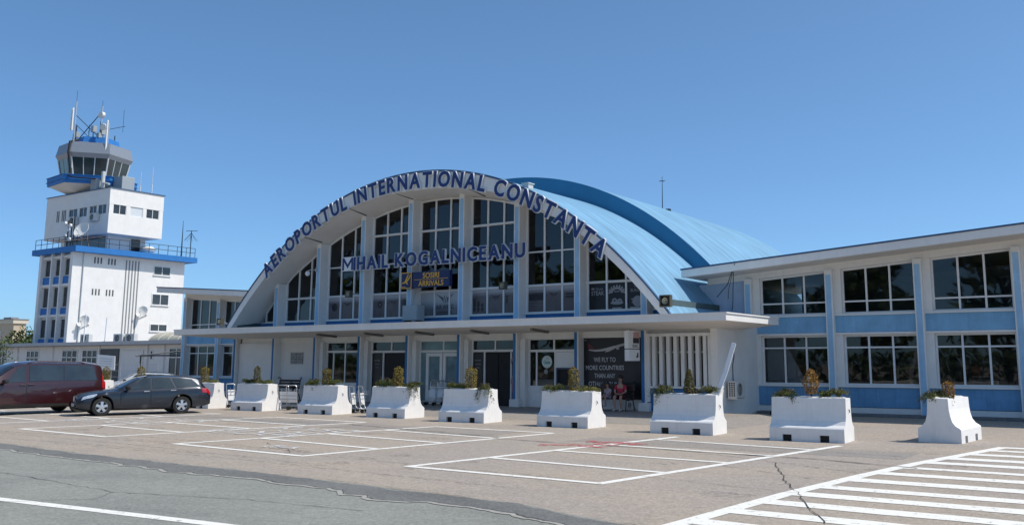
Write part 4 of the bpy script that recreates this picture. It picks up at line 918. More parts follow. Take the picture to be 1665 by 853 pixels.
# upper block: recessed neck and overhanging storey
m_ = MB(); m_.box(-99.5, -90.6, 53.0, 57.2, 13.24, 14.95); nk = build(m_, 'neck', WHITE, TW)
m_ = MB(); m_.box(-98.5, -91.0, 52.96, 53.0, 13.4, 14.8); m_.box(-90.6, -90.56, 55.6, 56.6, 13.3, 14.8); build(m_, 'neck_glazing', DULLG, nk)
m_ = MB(); m_.box(-100.85, -88.8, 51.87, 57.9, 14.92, 16.92); m_.box(-100.85, -88.8, 51.87, 57.9, 17.9, 19.55); m_.box(-100.75, -88.9, 52.0, 57.8, 16.92, 17.9)
build(m_, 'upper_block', WHITE, TW)
m_ = MB(); m_.box(-100.95, -88.7, 51.77, 58.0, 19.55, 19.62); build(m_, 'upper_roof', EDGEB, TW)
m_ = MB()
for y0, y1 in ((51.88, 52.3), (53.75, 54.15), (55.6, 55.95), (57.45, 57.88)): m_.box(-88.9, -88.81, y0, y1, 16.92, 17.9)
for x0, x1 in ((-89.35, -88.82), (-91.1, -90.8), (-92.9, -92.4), (-94.7, -94.3), (-100.84, -96.3)): m_.box(x0, x1, 51.88, 52.0, 16.92, 17.9)
build(m_, 'window_pier', WHITE, TW)
for (y0, y1, bl) in ((52.3, 53.75, 0), (54.15, 55.6, 1), (55.95, 57.45, 0)):
    m_ = MB()
    for i in range(3): yy = lerp(y0+.03, y1-.03, i/2); (m_.box(-88.9, -88.84, yy-.03, yy+.03, 16.95, 17.87) if not (bl and i == 1) else None)
    m_.box(-88.9, -88.85, y0, y1, 16.92, 16.98); f = build(m_, 'window', PVC, TW)
    m_ = MB(); m_.quad((-88.88, y0, 16.95), (-88.88, y1, 16.95), (-88.88, y1, 17.88), (-88.88, y0, 17.88)); build(m_, 'pane', PALEP if bl else DULLG, f, recalc=False)
for (x0, x1) in ((-90.8, -89.35), (-92.4, -91.1), (-94.3, -92.9), (-96.3, -94.7)):
    m_ = MB(); xm = (x0+x1)/2; m_.box(xm-.03, xm+.03, 51.93, 52.0, 16.95, 17.88); m_.box(x0, x1, 51.92, 51.99, 16.92, 16.98); f = build(m_, 'window', PVC, TW)
    m_ = MB(); m_.quad((x0, 51.97, 16.95), (x1, 51.97, 16.95), (x1, 51.97, 17.88), (x0, 51.97, 17.88)); build(m_, 'pane', DULLG, f, recalc=False)
m_ = MB()
for x in (-98.6, -98.3, -97.6, -97.3, -97.0): m_.box(x, x+.12, 51.85, 51.88, 16.75, 17.95)
build(m_, 'vent_slit', SLIT, TW)
# cab
CX, CY = -96.3, 54.2
def cab_z(z):
    T = ((20.5, 20.5), (22.0, 21.35), (22.3, 21.6), (24.5, 23.4), (26.0, 25.0), (27.2, 26.2), (29.0, 27.9), (33, 31.0))
    if z <= 20.5: return z
    for (a, b), (c, d_) in zip(T, T[1:]):
        if z <= c: return lerp(b, d_, (z-a)/(c-a))
    return z-2
ZMAP[0] = cab_z; va = Vector((.875, -.48)); az0 = math.atan2(va.y, va.x)
def hexpt(rr, k, z, cx=CX, cy=CY, a=R(20.8)):
    q = az0+a-R(60)*k; return (cx+rr*math.cos(q), cy+rr*math.sin(q), z)
def ring(m_, rr0, z0, rr1, z1, mi=0, cx=CX, cy=CY):
    m_.loft([[hexpt(rr0, k, z0, cx, cy) for k in range(6)], [hexpt(rr1, k, z1, cx, cy) for k in range(6)]], mi)
m_ = MB(); ring(m_, 2.0, 19.6, 4.35, 20.5, 0, CX+.05, CY-.05); build(m_, 'cab_underside', SOFF, TW)
m_ = MB(); ring(m_, 4.35, 20.45, 4.42, 22.0, 0, CX+.05, CY-.05); bal = build(m_, 'cab_balcony', TOWB, TW)
m_ = MB()
for k in range(6):
    a, b = Vector(hexpt(4.46, k, 0, CX+.05, CY-.05)), Vector(hexpt(4.46, k+1, 0, CX+.05, CY-.05))
    for z in (21.1, 21.95): m_.tube([a+Vector((0, 0, z)), b+Vector((0, 0, z))], .06, 5)
build(m_, 'balcony_rail', TOWB, bal)
m_ = MB(); ring(m_, 3.1, 21.9, 3.1, 22.3); build(m_, 'cab_sill', GREYM, TW)
gl = MB()
for k in range(6):
    gl.quad(hexpt(3.10, k, 22.2), hexpt(3.10, k+1, 22.2), hexpt(3.50, k+1, 24.5), hexpt(3.50, k, 24.5))
cabg = build(gl, 'cab_glazing', mat('cab_glass', (.03, .05, .055), .06, var=.5, scale=.5, spec=.8), TW, recalc=False)
m_ = MB()
for k in range(6):
    m_.tube([hexpt(3.11, k, 22.2), hexpt(3.52, k, 24.5)], .09, 6)
    for t in (.36, .68):
        a = Vector(hexpt(3.10, k, 22.2)).lerp(Vector(hexpt(3.10, k+1, 22.2)), t); b = Vector(hexpt(3.50, k, 24.5)).lerp(Vector(hexpt(3.50, k+1, 24.5)), t); m_.tube([a, b], .05, 5)
build(m_, 'cab_mullion', ACW, cabg)
m_ = MB(); ring(m_, 3.53, 24.45, 3.82, 24.9); ring(m_, 3.82, 24.9, 3.55, 26.0); build(m_, 'cab_fascia', GREYM, TW)
m_ = MB(); ring(m_, 3.56, 25.98, 2.1, 26.3); build(m_, 'cab_roof', ROOFF, TW)
m_ = MB(); ring(m_, 2.25, 26.2, 2.1, 26.85, 0, CX+.3, CY); build(m_, 'roof_parapet', TOWB, TW)
m_ = MB(); m_.tube([hexpt(2.6, 1.05, 26.4), hexpt(3.8, 1.02, 25.9), hexpt(4.0, 1.0, 24.8), hexpt(3.55, .98, 22.3), hexpt(4.3, .9, 21.6), hexpt(4.75, .75, 21.2), hexpt(4.75, .15, 21.1)], .13, 6)
build(m_, 'cable_duct', BLACK, TW)
ZMAP[0] = None
# railing of the roof terrace
m_ = MB(); c_ = [(-96.0, 48.6), (-88.3, 48.6), (-88.3, 61.7)]
for (a, b) in zip(c_, c_[1:]):
    for z in (13.75, 14.25): m_.tube([(a[0], a[1], z), (b[0], b[1], z)], .03, 5)
    n_ = 7 if a[1] == b[1] else 12
    for i in range(n_+1): x, y = lerp(a[0], b[0], i/n_), lerp(a[1], b[1], i/n_); m_.tube([(x, y, 13.22), (x, y, 14.25)], .03, 5)
build(m_, 'terrace_railing', DARKM, TW)

# things mounted on the tower
ZMAP[0] = cab_z
def mast_thing(label, pts, rad, loc, name='antenna_mast', cat='antenna', group=None, extra=None):
    t = thing(name, label, cat, loc, 0, group); m_ = MB(); m_.tube(pts, rad, 6); build(m_, 'mast', STEEL, t); return t
ax = Vector(hexpt(3.4, 1.0, 26.0)); 
t = mast_thing('tall lattice mast with slim white panel antennas at the left edge of the cab roof', [ax+Vector((0, 0, -3)), ax+Vector((0, 0, 4.9))], .07, tuple(ax))
m_ = MB(); m_.tube([ax+Vector((0, 0, 4.9)), ax+Vector((0, 0, 6.4))], .018, 4); build(m_, 'whip', DARKM, t)
m_ = MB()
for dx in (-.35, -.12): m_.box(ax.x+dx-.045, ax.x+dx+.045, ax.y-.28, ax.y-.15, 27.2, 30.0-.4*abs(dx))
build(m_, 'panel_antenna', DISH, t)
m_ = MB(); m_.tube([ax+Vector((0, 0, 3)), (CX+.5, CY, 27.2)], .04, 5); m_.tube([ax+Vector((0, 0, 2)), (CX-.8, CY, 27)], .03, 5); build(m_, 'strut', DARKM, t)
bx_ = Vector((CX+.4, CY+.2, 27.0))
t = mast_thing('dark pole with a round white drum antenna at its top on the cab roof', [bx_+Vector((0, 0, -1)), bx_+Vector((0, 0, 4.4))], .08, tuple(bx_))
m_ = MB(); m_.lathe([(.001, -.2), (.45, -.18), (.45, .12), (.25, .22), (.001, .25)], (bx_.x+.55, bx_.y-.3, bx_.z+2.9), 'y', 18); build(m_, 'drum_antenna', DISH, t, smooth=40)
m_ = MB(); m_.tube([bx_+Vector((0, 0, 3.6)), (CX-2.4, CY-1.2, 26.4)], .05, 5); m_.tube([bx_+Vector((0, 0, 4.4)), bx_+Vector((0, 0, 5.2))], .02, 4); build(m_, 'stay', DARKM, t)
cx_ = Vector(hexpt(3.2, 0.02, 26.0))
t = mast_thing('short pole with a long white panel antenna in front of the cab roof', [cx_+Vector((0, 0, -1.5)), cx_+Vector((0, 0, 2.4))], .06, tuple(cx_))
m_ = MB(); m_.box(cx_.x+.08, cx_.x+.27, cx_.y-.36, cx_.y-.2, 25.2, 28.6); build(m_, 'panel_antenna', DISH, t, bevel=.04)
m_ = MB(); m_.lathe([(.001, -.2), (.38, -.15), (.38, .1), (.001, .18)], (cx_.x-.45, cx_.y-.35, 27.9), 'y', 16); m_.lathe([(.001, -.2), (.22, -.15), (.22, .1), (.001, .18)], (cx_.x-.35, cx_.y-.45, 25.2), 'y', 12); build(m_, 'drum_antenna', DISH, t, smooth=40)
m_ = MB(); m_.tube([cx_+Vector((.2, 0, 1.6)), cx_+Vector((1.7, .8, 1.9))], .03, 5); m_.tube([cx_+Vector((1.5, .7, 1.2)), cx_+Vector((1.5, .7, 4.0))], .02, 4); build(m_, 'side_arm', DARKM, t)
t = thing('antenna_group', 'dark group of small boxes and rods in the middle of the cab roof', 'antenna', (CX, CY, 26.2))
m_ = MB(); random.seed(5)
for i in range(9):
    q = random.uniform(0, 6.28); rr_ = random.uniform(.6, 2.6); x, y = CX+rr_*math.cos(q), CY+rr_*math.sin(q); h = random.uniform(.8, 2.6)
    m_.tube([(x, y, 26.2), (x, y, 26.3+h)], random.uniform(.03, .07), 5)
    if i % 2: m_.tube([(x-.5, y+.2, 26.2+h*.7), (x+.5, y-.2, 26.2+h*.7)], .03, 5)
build(m_, 'rod', DARKM, t); m_ = MB()
for i in range(5):
    q = random.uniform(0, 6.28); x, y = CX+1.9*math.cos(q), CY+1.9*math.sin(q); m_.box(x-.25, x+.25, y-.2, y+.2, 26.6+.2*i, 27.1+.25*i)
build(m_, 'equipment_box', GREYB, t)
ZMAP[0] = None
for i, (x, y, h, z0, lb) in enumerate(((-90.2, 57.3, 3.2, 19.6, 'thin white whip antenna at the right end of the upper roof, outer one'), (-90.9, 56.4, 2.6, 19.6, 'thin white whip antenna at the right end of the upper roof, inner one'), (-98.5, 53, 2.6, 25.2, 'thin whip antenna above the blue parapet of the cab'))):
    m_ = MB(); m_.tube([(x, y, z0), (x, y, z0+h*.4)], .06, 5); m_.tube([(x, y, z0+h*.4), (x, y, z0+h)], .025, 4); t = thing('whip_antenna', lb, 'antenna', (x, y, z0), 0, 'whip antennas on the tower'); build(m_, 'rod', DISH if i < 2 else DARKM, t)
t = thing('roof_cabinet', 'pale square cabinet on the right side of the upper tower roof', 'cabinet', (-91, 54.7, 19.6))
m_ = MB(); m_.box(-92.1, -90.4, 54.0, 55.4, 19.7, 21.3); build(m_, 'body', GREYB, t, bevel=.03); m_ = MB(); m_.box(-92, -90.5, 54.1, 55.3, 19.62, 19.7); build(m_, 'base_frame', DARKM, t)
t = thing('roof_cabinet', 'low grey cabinet in front of the cab balcony on the tower roof', 'cabinet', (-91.5, 52.6, 19.6))
m_ = MB(); m_.box(-93.0, -91.9, 52.1, 52.9, 19.7, 20.9); build(m_, 'body', GREYB, t, bevel=.03); m_ = MB(); m_.box(-92.9, -92, 52.2, 52.8, 19.62, 19.7); m_.tube([(-91.4, 52.5, 19.6), (-91.4, 52.5, 21.6)], .2, 8); m_.tube([(-92, 52.6, 19.9), (-91.2, 52.5, 20.4), (-90.4, 52.6, 20.2)], .12, 6); build(m_, 'base_frame', ACW, t)
a1 = ac_unit((-94.8, 51.62, 16.2), 0, 'air conditioner under the left windows of the upper tower storey', 1.1, .42, .8)
a2 = ac_unit((-91.0, 51.62, 16.25), 0, 'air conditioner under the right corner windows of the upper tower storey', 1.2, .42, .8)
def dish(loc, rz, label, rad, stand=.5, tilt=R(25), wall=True):
    t = thing('satellite_dish', label, 'satellite dish', loc, rz, 'satellite dishes on the tower')
    m_ = MB(); prof = [(rad*i/8, .28*rad*(i/8)**2) for i in range(9)]+[(rad, .28*rad+.03)]+[(rad*i/8, .28*rad*(i/8)**2+.035) for i in range(8, -1, -1)]
    m_.lathe(prof, (0, 0, 0), 'z', 24); T = Matrix.Rotation(R(90)-tilt, 4, 'X'); T.translation = Vector((0, -stand, 0)); n_ = MB(); n_.join(m_, T)
    build(n_, 'reflector', DISH, t, world=False, smooth=40)
    m_ = MB(); m_.tube([(0, -stand+.02, -.1), (0, 0, -.25), (0, .05, -.3)], .05, 6); f = Vector((0, -stand-rad*1.0, rad*.05)); m_.tube([(0, -stand-.1, -rad*.92), (f.x, f.y, f.z)], .025, 5); m_.tube([f, f+Vector((0, .18, .05))], .06, 6); build(m_, 'mount_arm', STEEL, t, world=False); return t
dish((-88.95, 50.75, 5.9), R(28), 'satellite dish low on the lit tower wall near its left corner', .62, .75)
dish((-88.95, 56.85, 7.1), R(28), 'satellite dish on the lit tower wall right of the long slits', .62, .75)
dd = dish((-90.2, 50.4, 15.0), R(15), 'white dish on the tower terrace in front of the upper storey', .85, .3)
m_ = MB()
for s_ in (-.3, .3): m_.tube([(s_, -.1, -.2), (s_*1.6, .1, -1.75)], .04, 5)
build(m_, 'stand_leg', mat('rusty_steel', (.26, .17, .10), .7, var=.3), dd, world=False)
t = thing('antenna_cluster', 'cluster of small dark and white link antennas at the terrace corner', 'antenna', (-92.2, 50.0, 13.24))
m_ = MB()
for dx in (-.5, .15, .6): m_.tube([(-92.2+dx, 50.0, 13.24), (-92.2+dx, 50.0, 16.4+.3*dx)], .07, 6)
build(m_, 'pole', DARKM, t)
m_ = MB()
for dx, z in ((-.5, 15.9), (.15, 15.2), (.5, 15.6), (-.4, 14.6), (.5, 14.2)): m_.lathe([(.001, -.2), (.2, -.15), (.2, .05), (.001, .1)], (-92.2+dx, 49.7, z), 'y', 12)
build(m_, 'link_dish', DISH, t, smooth=40)
t = thing('dome_antenna', 'round white dome on the tower terrace behind the railing', 'antenna', (-89.8, 57.0, 13.24))
m_ = MB(); m_.lathe([(.55, 13.24), (.55, 13.5), (.78, 13.6), (.80, 13.8), (.6, 14.05), (.3, 14.15), (.001, 14.18)], (-89.8, 57.0, 0), 'z', 20); build(m_, 'dome', DISH, t, smooth=40)
m_ = MB(); m_.lathe([(.82, 13.72), (.82, 13.78)], (-89.8, 57.0, 0), 'z', 20); build(m_, 'rim_band', DARKM, t)
t = thing('antenna_mast', 'thin mast with a spiky umbrella antenna at the far corner of the terrace', 'antenna', (-88.6, 61.3, 13.24))
m_ = MB(); m_.tube([(-88.6, 61.3, 13.24), (-88.6, 61.3, 16.2)], .05, 6); m_.tube([(-88.7, 60.3, 13.24), (-88.7, 60.3, 17.2)], [.09, .02], 6); build(m_, 'mast', DARKM, t)
m_ = MB()
for i in range(8): q = i*math.pi/4; m_.tube([(-88.6, 61.3, 16.0), (-88.6+.7*math.cos(q), 61.3+.7*math.sin(q), 15.1)], .015, 4)
m_.tube([(-89.1, 61.0, 16.2), (-88.1, 61.7, 16.2)], .03, 5); build(m_, 'radial_rod', DARKM, t)

# ------------------------------------------------------------------ low building at the tower's foot
LB = thing('low_building', 'long low white building with a thin flat roof at the foot of the tower', 'building', (-90, 48, 0))
m_ = MB(); m_.box(-150, -56, 46, 54, 0, 3.42); build(m_, 'wall', WALLW, LB)
m_ = MB(); m_.box(-151, -55.4, 45.3, 54.5, 3.42, 3.50, 1); m_.box(-151, -55.4, 45.25, 45.45, 3.50, 3.78); m_.box(-55.6, -55.4, 45.46, 54.5, 3.50, 3.78); m_.box(-150.8, -55.6, 45.46, 54.4, 3.50, 3.74, 1); build(m_, 'flat_roof', [mat('fascia_grey_white', (.48, .49, .50), .8, var=.1, streak=.3), ROOFF], LB)
m_ = MB()
for x in (-99, -92.5, -86.2, -78.6, -71.5, -69.2): m_.box(x, x+.22, 45.86, 46, 0, 3.40)
build(m_, 'wall_rib', WALLW, LB)
def lwin(x0, x1, z0, z1, nc=3, tr=None, X=None):
    m_ = MB(); frame_rect(m_, x0, x1, z0, z1, 45.98, .07, .1)
    for i in range(1, nc): x = lerp(x0, x1, i/nc); m_.box(x-.04, x+.04, 45.93, 46.03, z0+.07, z1-.07)
    if tr: m_.box(x0+.07, x1-.07, 45.93, 46.03, tr-.04, tr+.04)
    f = build(m_, 'window', PVC, LB); g = MB(); g.quad((x0+.03, 45.985, z0+.03), (x1-.03, 45.985, z0+.03), (x1-.03, 45.985, z1-.03), (x0+.03, 45.985, z1-.03)); build(g, 'pane', DULLG, f, recalc=False)
for (a, b) in ((-104, -102), (-96.5, -94.6), (-90.7, -88.5), (-84.5, -82.0), (-81.2, -78.8)): lwin(a, b, 1.6, 3.1, 3, 2.45)
lwin(-68.4, -66.4, .9, 3.15, 2, 2.4); lwin(-71.0, -70.6, 2.2, 3.0, 1); lwin(-62.5, -60.5, 1, 3, 2, 2.4)
m_ = MB(); m_.box(-78.3, -75.5, 45.93, 45.99, .05, 3.15); dr = build(m_, 'door', mat('dark_doorway', (.035, .03, .03), .4, var=.6, scale=2), LB); m_ = MB(); m_.box(-76.9, -76.82, 45.88, 45.93, 1.0, 1.3); build(m_, 'handle', STEEL, dr)
m_ = MB(); m_.box(-74.9, -72.0, 45.94, 45.99, .05, 3.0); build(m_, 'shutter', WALLW, LB)
for (x, y, lb) in ((-82.9, 47.2, 'air conditioner on the low roof in front of the slits of the tower, left one'), (-79.6, 48.4, 'air conditioner on the low roof below the middle tower dish'), (-78.4, 48.8, 'smaller air conditioner on the low roof nearest the yellowed canopy')):
    ac_unit((x, y, 3.8), R(10), lb, 1.1, .42, .75)
for (x, y, h, lb) in ((-82.3, 46.6, 2.6, 'thin white rod on the low roof near the leftmost roof air conditioner'), (-78.9, 46.6, 2.2, 'thin white rod on the low roof near the right roof air conditioners')):
    t = thing('roof_rod', lb, 'rod', (x, y, 3.74)); m_ = MB(); m_.tube([(x, y, 3.74), (x+.1, y, 3.74+h)], .05, 5); build(m_, 'rod', SHEET, t); m_ = MB(); m_.box(x-.15, x+.15, y-.15, y+.15, 3.74, 3.84); build(m_, 'foot', DARKM, t)
t = thing('arched_canopy', 'small yellowed translucent barrel canopy on the low roof beside the blue wing', 'canopy', (-72, 50, 3.75))
m_ = MB(); m_.loft([[(x, 48.4+2.2*(1-math.cos(q)), 3.74+.95*math.sin(q)) for q in [math.pi*i/12 for i in range(13)]]+[(x, 48.4+2.1*(1-math.cos(q))+.1, 3.74+.90*math.sin(q)) for q in [math.pi*i/12 for i in range(12, -1, -1)]] for x in (-75.2, -72.5, -69.6)]); sh = build(m_, 'shell', POLYC, t, smooth=50)
m_ = MB()
for x in (-75.2, -73.8, -72.4, -71, -69.6): m_.tube([(x, 48.38+2.22*(1-math.cos(q)), 3.75+.97*math.sin(q)) for q in [math.pi*i/12 for i in range(13)]], .03, 5)
build(m_, 'rib', ACW, t)
# free-standing things before the low building
t = thing('notice_board', 'white notice board on two posts behind the van, in front of a dark doorway', 'notice board', (-48, 28.5, 0))
m_ = MB(); m_.hexa([(-48.45, 28.3, 1.6), (-47.55, 28.75, 1.6), (-47.57, 28.79, 1.6), (-48.47, 28.34, 1.6)], [(-48.5, 28.3, 2.42), (-47.6, 28.75, 2.34), (-47.62, 28.79, 2.34), (-48.52, 28.34, 2.42)]); bd = build(m_, 'board', SHEET, t)
m_ = MB()
for p in ((-48.25, 28.42), (-47.75, 28.67)): m_.tube([(p[0], p[1]+.03, 0), (p[0], p[1]+.03, 2.2)], .03, 6)
build(m_, 'post', STEEL, t)
m_ = MB()
for i in range(4): m_.hexa([(-48.35, 28.345-.004, 2.2-.13*i), (-47.7, 28.67-.004, 2.17-.13*i), (-47.7, 28.672, 2.17-.13*i), (-48.35, 28.347, 2.2-.13*i)], [(-48.35, 28.345-.004, 2.23-.13*i), (-47.7, 28.67-.004, 2.2-.13*i), (-47.7, 28.672, 2.2-.13*i), (-48.35, 28.347, 2.23-.13*i)])
build(m_, 'notice_lines', mat('notice_grey', (.5, .52, .55), .6), bd)
t = thing('shelter_frame', 'dark open metal shelter frame beside the left wing', 'shelter', (-62, 42, 0))
m_ = MB()
for x, y in ((-64.5, 41), (-64.5, 44.5), (-58.5, 41), (-58.5, 44.5)): m_.tube([(x, y, 0), (x, y, 2.5)], .06, 6)
build(m_, 'post', DARKM, t)
m_ = MB(); m_.tube([(-64.8, 41, 2.5), (-58.2, 41, 2.5)], .06, 6); m_.tube([(-64.8, 44.5, 2.9), (-58.2, 44.5, 2.9)], .06, 6); m_.tube([(-64.5, 40.6, 2.46), (-64.5, 44.9, 2.94)], .05, 6); m_.tube([(-58.5, 40.6, 2.46), (-58.5, 44.9, 2.94)], .05, 6); build(m_, 'beam', DARKM, t)
t = thing('wire_fence', 'thin wire fence with slim posts before the low building', 'fence', (-66, 40, 0))
m_ = MB()
for i in range(7): m_.tube([(-74+2.2*i, 39.5+.1*i, 0), (-74+2.2*i, 39.5+.1*i, 1.9)], .03, 5)
build(m_, 'post', STEEL, t); m_ = MB()
for z in (.5, .95, 1.4, 1.85): m_.tube([(-74, 39.5, z), (-60.8, 40.1, z)], .012, 4)
build(m_, 'wire', STEEL, t)
# beige house and brown roofed house far left
t = thing('beige_house', 'flat roofed beige house at the far left edge with one shuttered window', 'house', (-140, 66, 0))
m_ = MB(); m_.box(-175, -130.3, 64, 65.6, 0, 7.2); build(m_, 'wall', BEIGE, t)
m_ = MB(); m_.box(-175.2, -130.1, 63.8, 65.8, 7.2, 7.75); build(m_, 'parapet', mat('pale_beige', (.66, .58, .46), .85, var=.05), t); m_ = MB(); m_.box(-175.3, -130.0, 63.7, 65.9, 7.75, 7.82); m_.box(-134, -132, 64.4, 65.4, 7.82, 8.1); build(m_, 'roof', ROOFF, t)
for x in (-134.6, -140.5, -147):
    m_ = MB(); frame_rect(m_, x-1.1, x+1.1, 4.35, 6.3, 63.95, .12, .2); m_.box(x-1.3, x+1.3, 63.7, 63.99, 4.2, 4.33); f = build(m_, 'window', PVC, t); m_ = MB(); m_.box(x-1.0, x+1.0, 63.93, 63.97, 4.45, 6.2); build(m_, 'shutter', mat('shutter_grey', (.38, .43, .42), .6, var=.06), f)
t = thing('brown_roof_house', 'low house with a dark red brown roof between the trees and the tower', 'house', (-136, 78, 0))
m_ = MB(); m_.prism([(74, 5.0), (80, 7.0), (86, 5.0)], 'x', -142, -122); build(m_, 'roof', BRICKR, t); m_ = MB(); m_.box(-141.5, -122.5, 75, 85, 0, 5.1); build(m_, 'wall', BEIGE, t)

# ------------------------------------------------------------------ planters and their plants
PROF = [(-.525, 0), (.525, 0), (.525, .33), (.50, .36), (.40, .42), (.325, .52), (.285, .66), (.262, .82), (.25, 1.09), (-.25, 1.09), (-.262, .82), (-.285, .66), (-.325, .52), (-.40, .42), (-.50, .36), (-.525, .33)]
def make_planter(L=1.92):
    t = thing('planter', '', 'planter', (0, 0, 0), 0, 'white concrete planters in a row before the terminal')
    m_ = MB(); up = [(.525, .17)]+PROF[2:16]+[(-.525, .17)]
    m_.prism(up, 'x', -L/2, L/2)
    n0, n1 = -L/2+.34, L/2-.62+.0
    for a, b in ((-L/2, n0), (n0+.24, n1), (n1+.24, L/2)): m_.box(a, b, -.525, .525, 0, .17)
    build(m_, 'concrete_body', PLANTW, t, world=False)
    m_ = MB()
    for x in (-L/2+.46, L/2-.50): m_.box(x-.118, x+.118, -.45, .45, .004, .168)
    build(m_, 'slot_shade_fill', BLACK, t, world=False)  # black fill paints deep shade into the open lifting slots
    m_ = MB(); N = 22; v = []; f = []
    for i in range(N+1):
        for j in range(6):
            x = lerp(-L/2+.05, L/2-.05, i/N); y = lerp(-.21, .21, j/5); e = 0 if i in (0, N) or j in (0, 5) else 1
            v.append((x, y, 1.085+e*(.03+.035*noise.noise(Vector((x*5, y*9, L))))))
    for i in range(N):
        for j in range(5): f.append((i*6+j, i*6+j+1, (i+1)*6+j+1, (i+1)*6+j))
    m_.add(v, f); build(m_, 'gravel', GRAVEL, t, world=False, recalc=False, smooth=80)
    m_ = MB(); m_.tube([(L/2-.001, -.02, .80), (L/2+.03, -.02, .80), (L/2+.03, .02, .73)], .012, 5); build(m_, 'lifting_hook', DARKM, t, world=False)
    return t
P0_ = make_planter()
PLN = [((-8.03, 24.10), R(3), 'white concrete planter with a rusty orange bush, in front of the right wing'),
       ((-11.80, 24.62), R(2), 'white concrete planter with a white board leaning up at its right end'),
       ((-16.10, 25.10), R(-1), 'white concrete planter in front of the seated pair and the black billboard'),
       ((-20.33, 25.28), R(2), 'white concrete planter in front of the right sliding door'),
       ((-24.28, 25.78), R(0), 'white concrete planter in front of the left sliding door'),
       ((-28.30, 26.02), R(1), 'white concrete planter just right of the dark iron bench'),
       ((-32.78, 26.30), R(2), 'white concrete planter left of the dark iron bench, right of the dark wagon'),
       ((-36.50, 26.42), R(2), 'white concrete planter partly hidden behind the rear of the dark wagon'),
       ((-42.6, 27.1), R(3), 'white concrete planter behind the windscreen of the dark wagon'),
       ((-46.9, 27.5), R(2), 'white concrete planter showing just right of the red van')]
PL = []
for i, ((x, y), a, lb) in enumerate(PLN):
    if i == 0: o = P0_; o.location = (x, y, 0); o.rotation_euler.z = a; o['label'] = lb
    else: o = dup(P0_, (x, y, 0), a, lb)
    PL.append((x, y, a))
dup(P0_, (-5.02, 26.06, 0), R(85.5), 'white concrete planter turned end-on, rightmost of the row')

def leafy(m_, n, fn, s0, s1, nm=3, tri=False, flat=0.):
    for _ in range(n):
        p, out = fn(); s = random.uniform(s0, s1); nv = Vector((random.gauss(0, 1), random.gauss(0, 1), random.gauss(0, 1)+flat)).normalized()
        if out is not None: nv = (nv*.7+out.normalized()*.6).normalized()
        a = nv.cross(Vector((random.random(), random.random(), random.random())+Vector((.01, 0, 0)) if False else Vector((random.random()+.01, random.random(), random.random())))).normalized(); b = nv.cross(a)
        asp = random.uniform(.35, .7)
        m_.add([p-a*s, p+b*s*asp, p+a*s, p-b*s*asp], [(0, 1, 2, 3)], random.choices(range(nm), (5, 3, 2)[:nm])[0])
def conifer(loc, h, rad, mats, label, shape='column', seed=0, n=1000, stem=.08):
    rad *= 1.22; h *= 1.04; n = int(n*1.25); random.seed(seed); t = thing('dwarf_conifer', label, 'bush', loc, 0, 'small conifers in the planters')
    m_ = MB()
    def prof(z):
        k = noise.noise(Vector((seed*3.1, z*4, 0)))*.16
        if shape == 'column': return rad*(.72+.5*math.sin(math.pi*min(1, z*.55+.35))*.5+k) * (1 if z < .88 else max(.3, (1-z)/.12))
        if shape == 'cone': return rad*(1.0-.75*z+k)*(1 if z > .12 else .6+z*3)
        return rad*(math.sin(math.pi*min(.97, z*.80+.16))**.8+k*.6)
    def fn():
        z = random.random(); q = random.uniform(0, 2*math.pi); rr = prof(z)*(1+.25*noise.noise(Vector((math.cos(q)*2+seed, math.sin(q)*2, z*6))))*math.sqrt(random.uniform(.45, 1))
        v = Vector((math.cos(q)*rr, math.sin(q)*rr, stem+z*h)); return v, Vector((math.cos(q), math.sin(q), .5))
    leafy(m_, n, fn, .014, .034); build(m_, 'foliage', mats, t, world=False, recalc=False)
    m_ = MB(); m_.tube([(0, 0, -.04), (0, 0, h*.6)], [.025, .012], 6); build(m_, 'stem', BARK, t, world=False)
    return t
def juniper(loc, sx, sy, h, label, seed, droop=.0, mats=None, n=900, rz=0):
    sx *= 1.12; sy *= 1.15; h *= 1.2; n = int(n*2.4); random.seed(seed); t = thing('juniper_shrub', label, 'shrub', loc, rz, 'low junipers in the planters')
    m_ = MB(); br = MB()
    nb = 16
    for b in range(nb):
        q = random.uniform(0, 2*math.pi); L = random.uniform(.6, 1.05)
        e = Vector((math.cos(q)*sx*L, math.sin(q)*sy*L, h*random.uniform(.35, 1)*(1-.4*L)))
        out = abs(e.y)/max(sy, .01)
        if droop and (math.sin(q) < -.1 or abs(math.cos(q)) > .75): e.z -= droop*random.uniform(.4, 1)*L
        mid = Vector((e.x*.5, e.y*.5, h*.75*random.uniform(.8, 1.2)))
        br.tube([(0, 0, -.02), mid, e], [.012, .008, .004], 4)
        for k in range(int(n/nb)):
            u_ = random.uniform(.15, 1.08); p = (Vector((0, 0, 0))*(1-u_)**2+mid*2*u_*(1-u_)+e*u_**2); p += Vector((random.gauss(0, .038), random.gauss(0, .038), random.gauss(.008, .028)))
            leafy(m_, 1, lambda: (p, Vector((e.x, e.y, .3))), .010, .026)
    build(m_, 'foliage', mats or LG, t, world=False, recalc=False); build(br, 'branch', BARK, t, world=False); return t
WH = ['in the planter before the right wing', 'in the planter with the leaning white board', 'in the planter before the seated pair', 'in the planter before the right sliding door', 'in the planter before the left sliding door', 'in the planter just right of the iron bench', 'in the planter left of the iron bench', 'in the planter behind the wagon\'s rear', 'in the planter behind the wagon\'s windscreen', 'in the planter right of the van']
def at(i, dx, dy=0, z=1.10):
    x, y, a = PL[i]; return (x+dx*math.cos(a)-dy*math.sin(a), y+dx*math.sin(a)+dy*math.cos(a), z)
conifer(at(0, .03), .62, .17, LO, 'rusty orange egg shaped conifer '+WH[0], 'egg', 1, 1000)
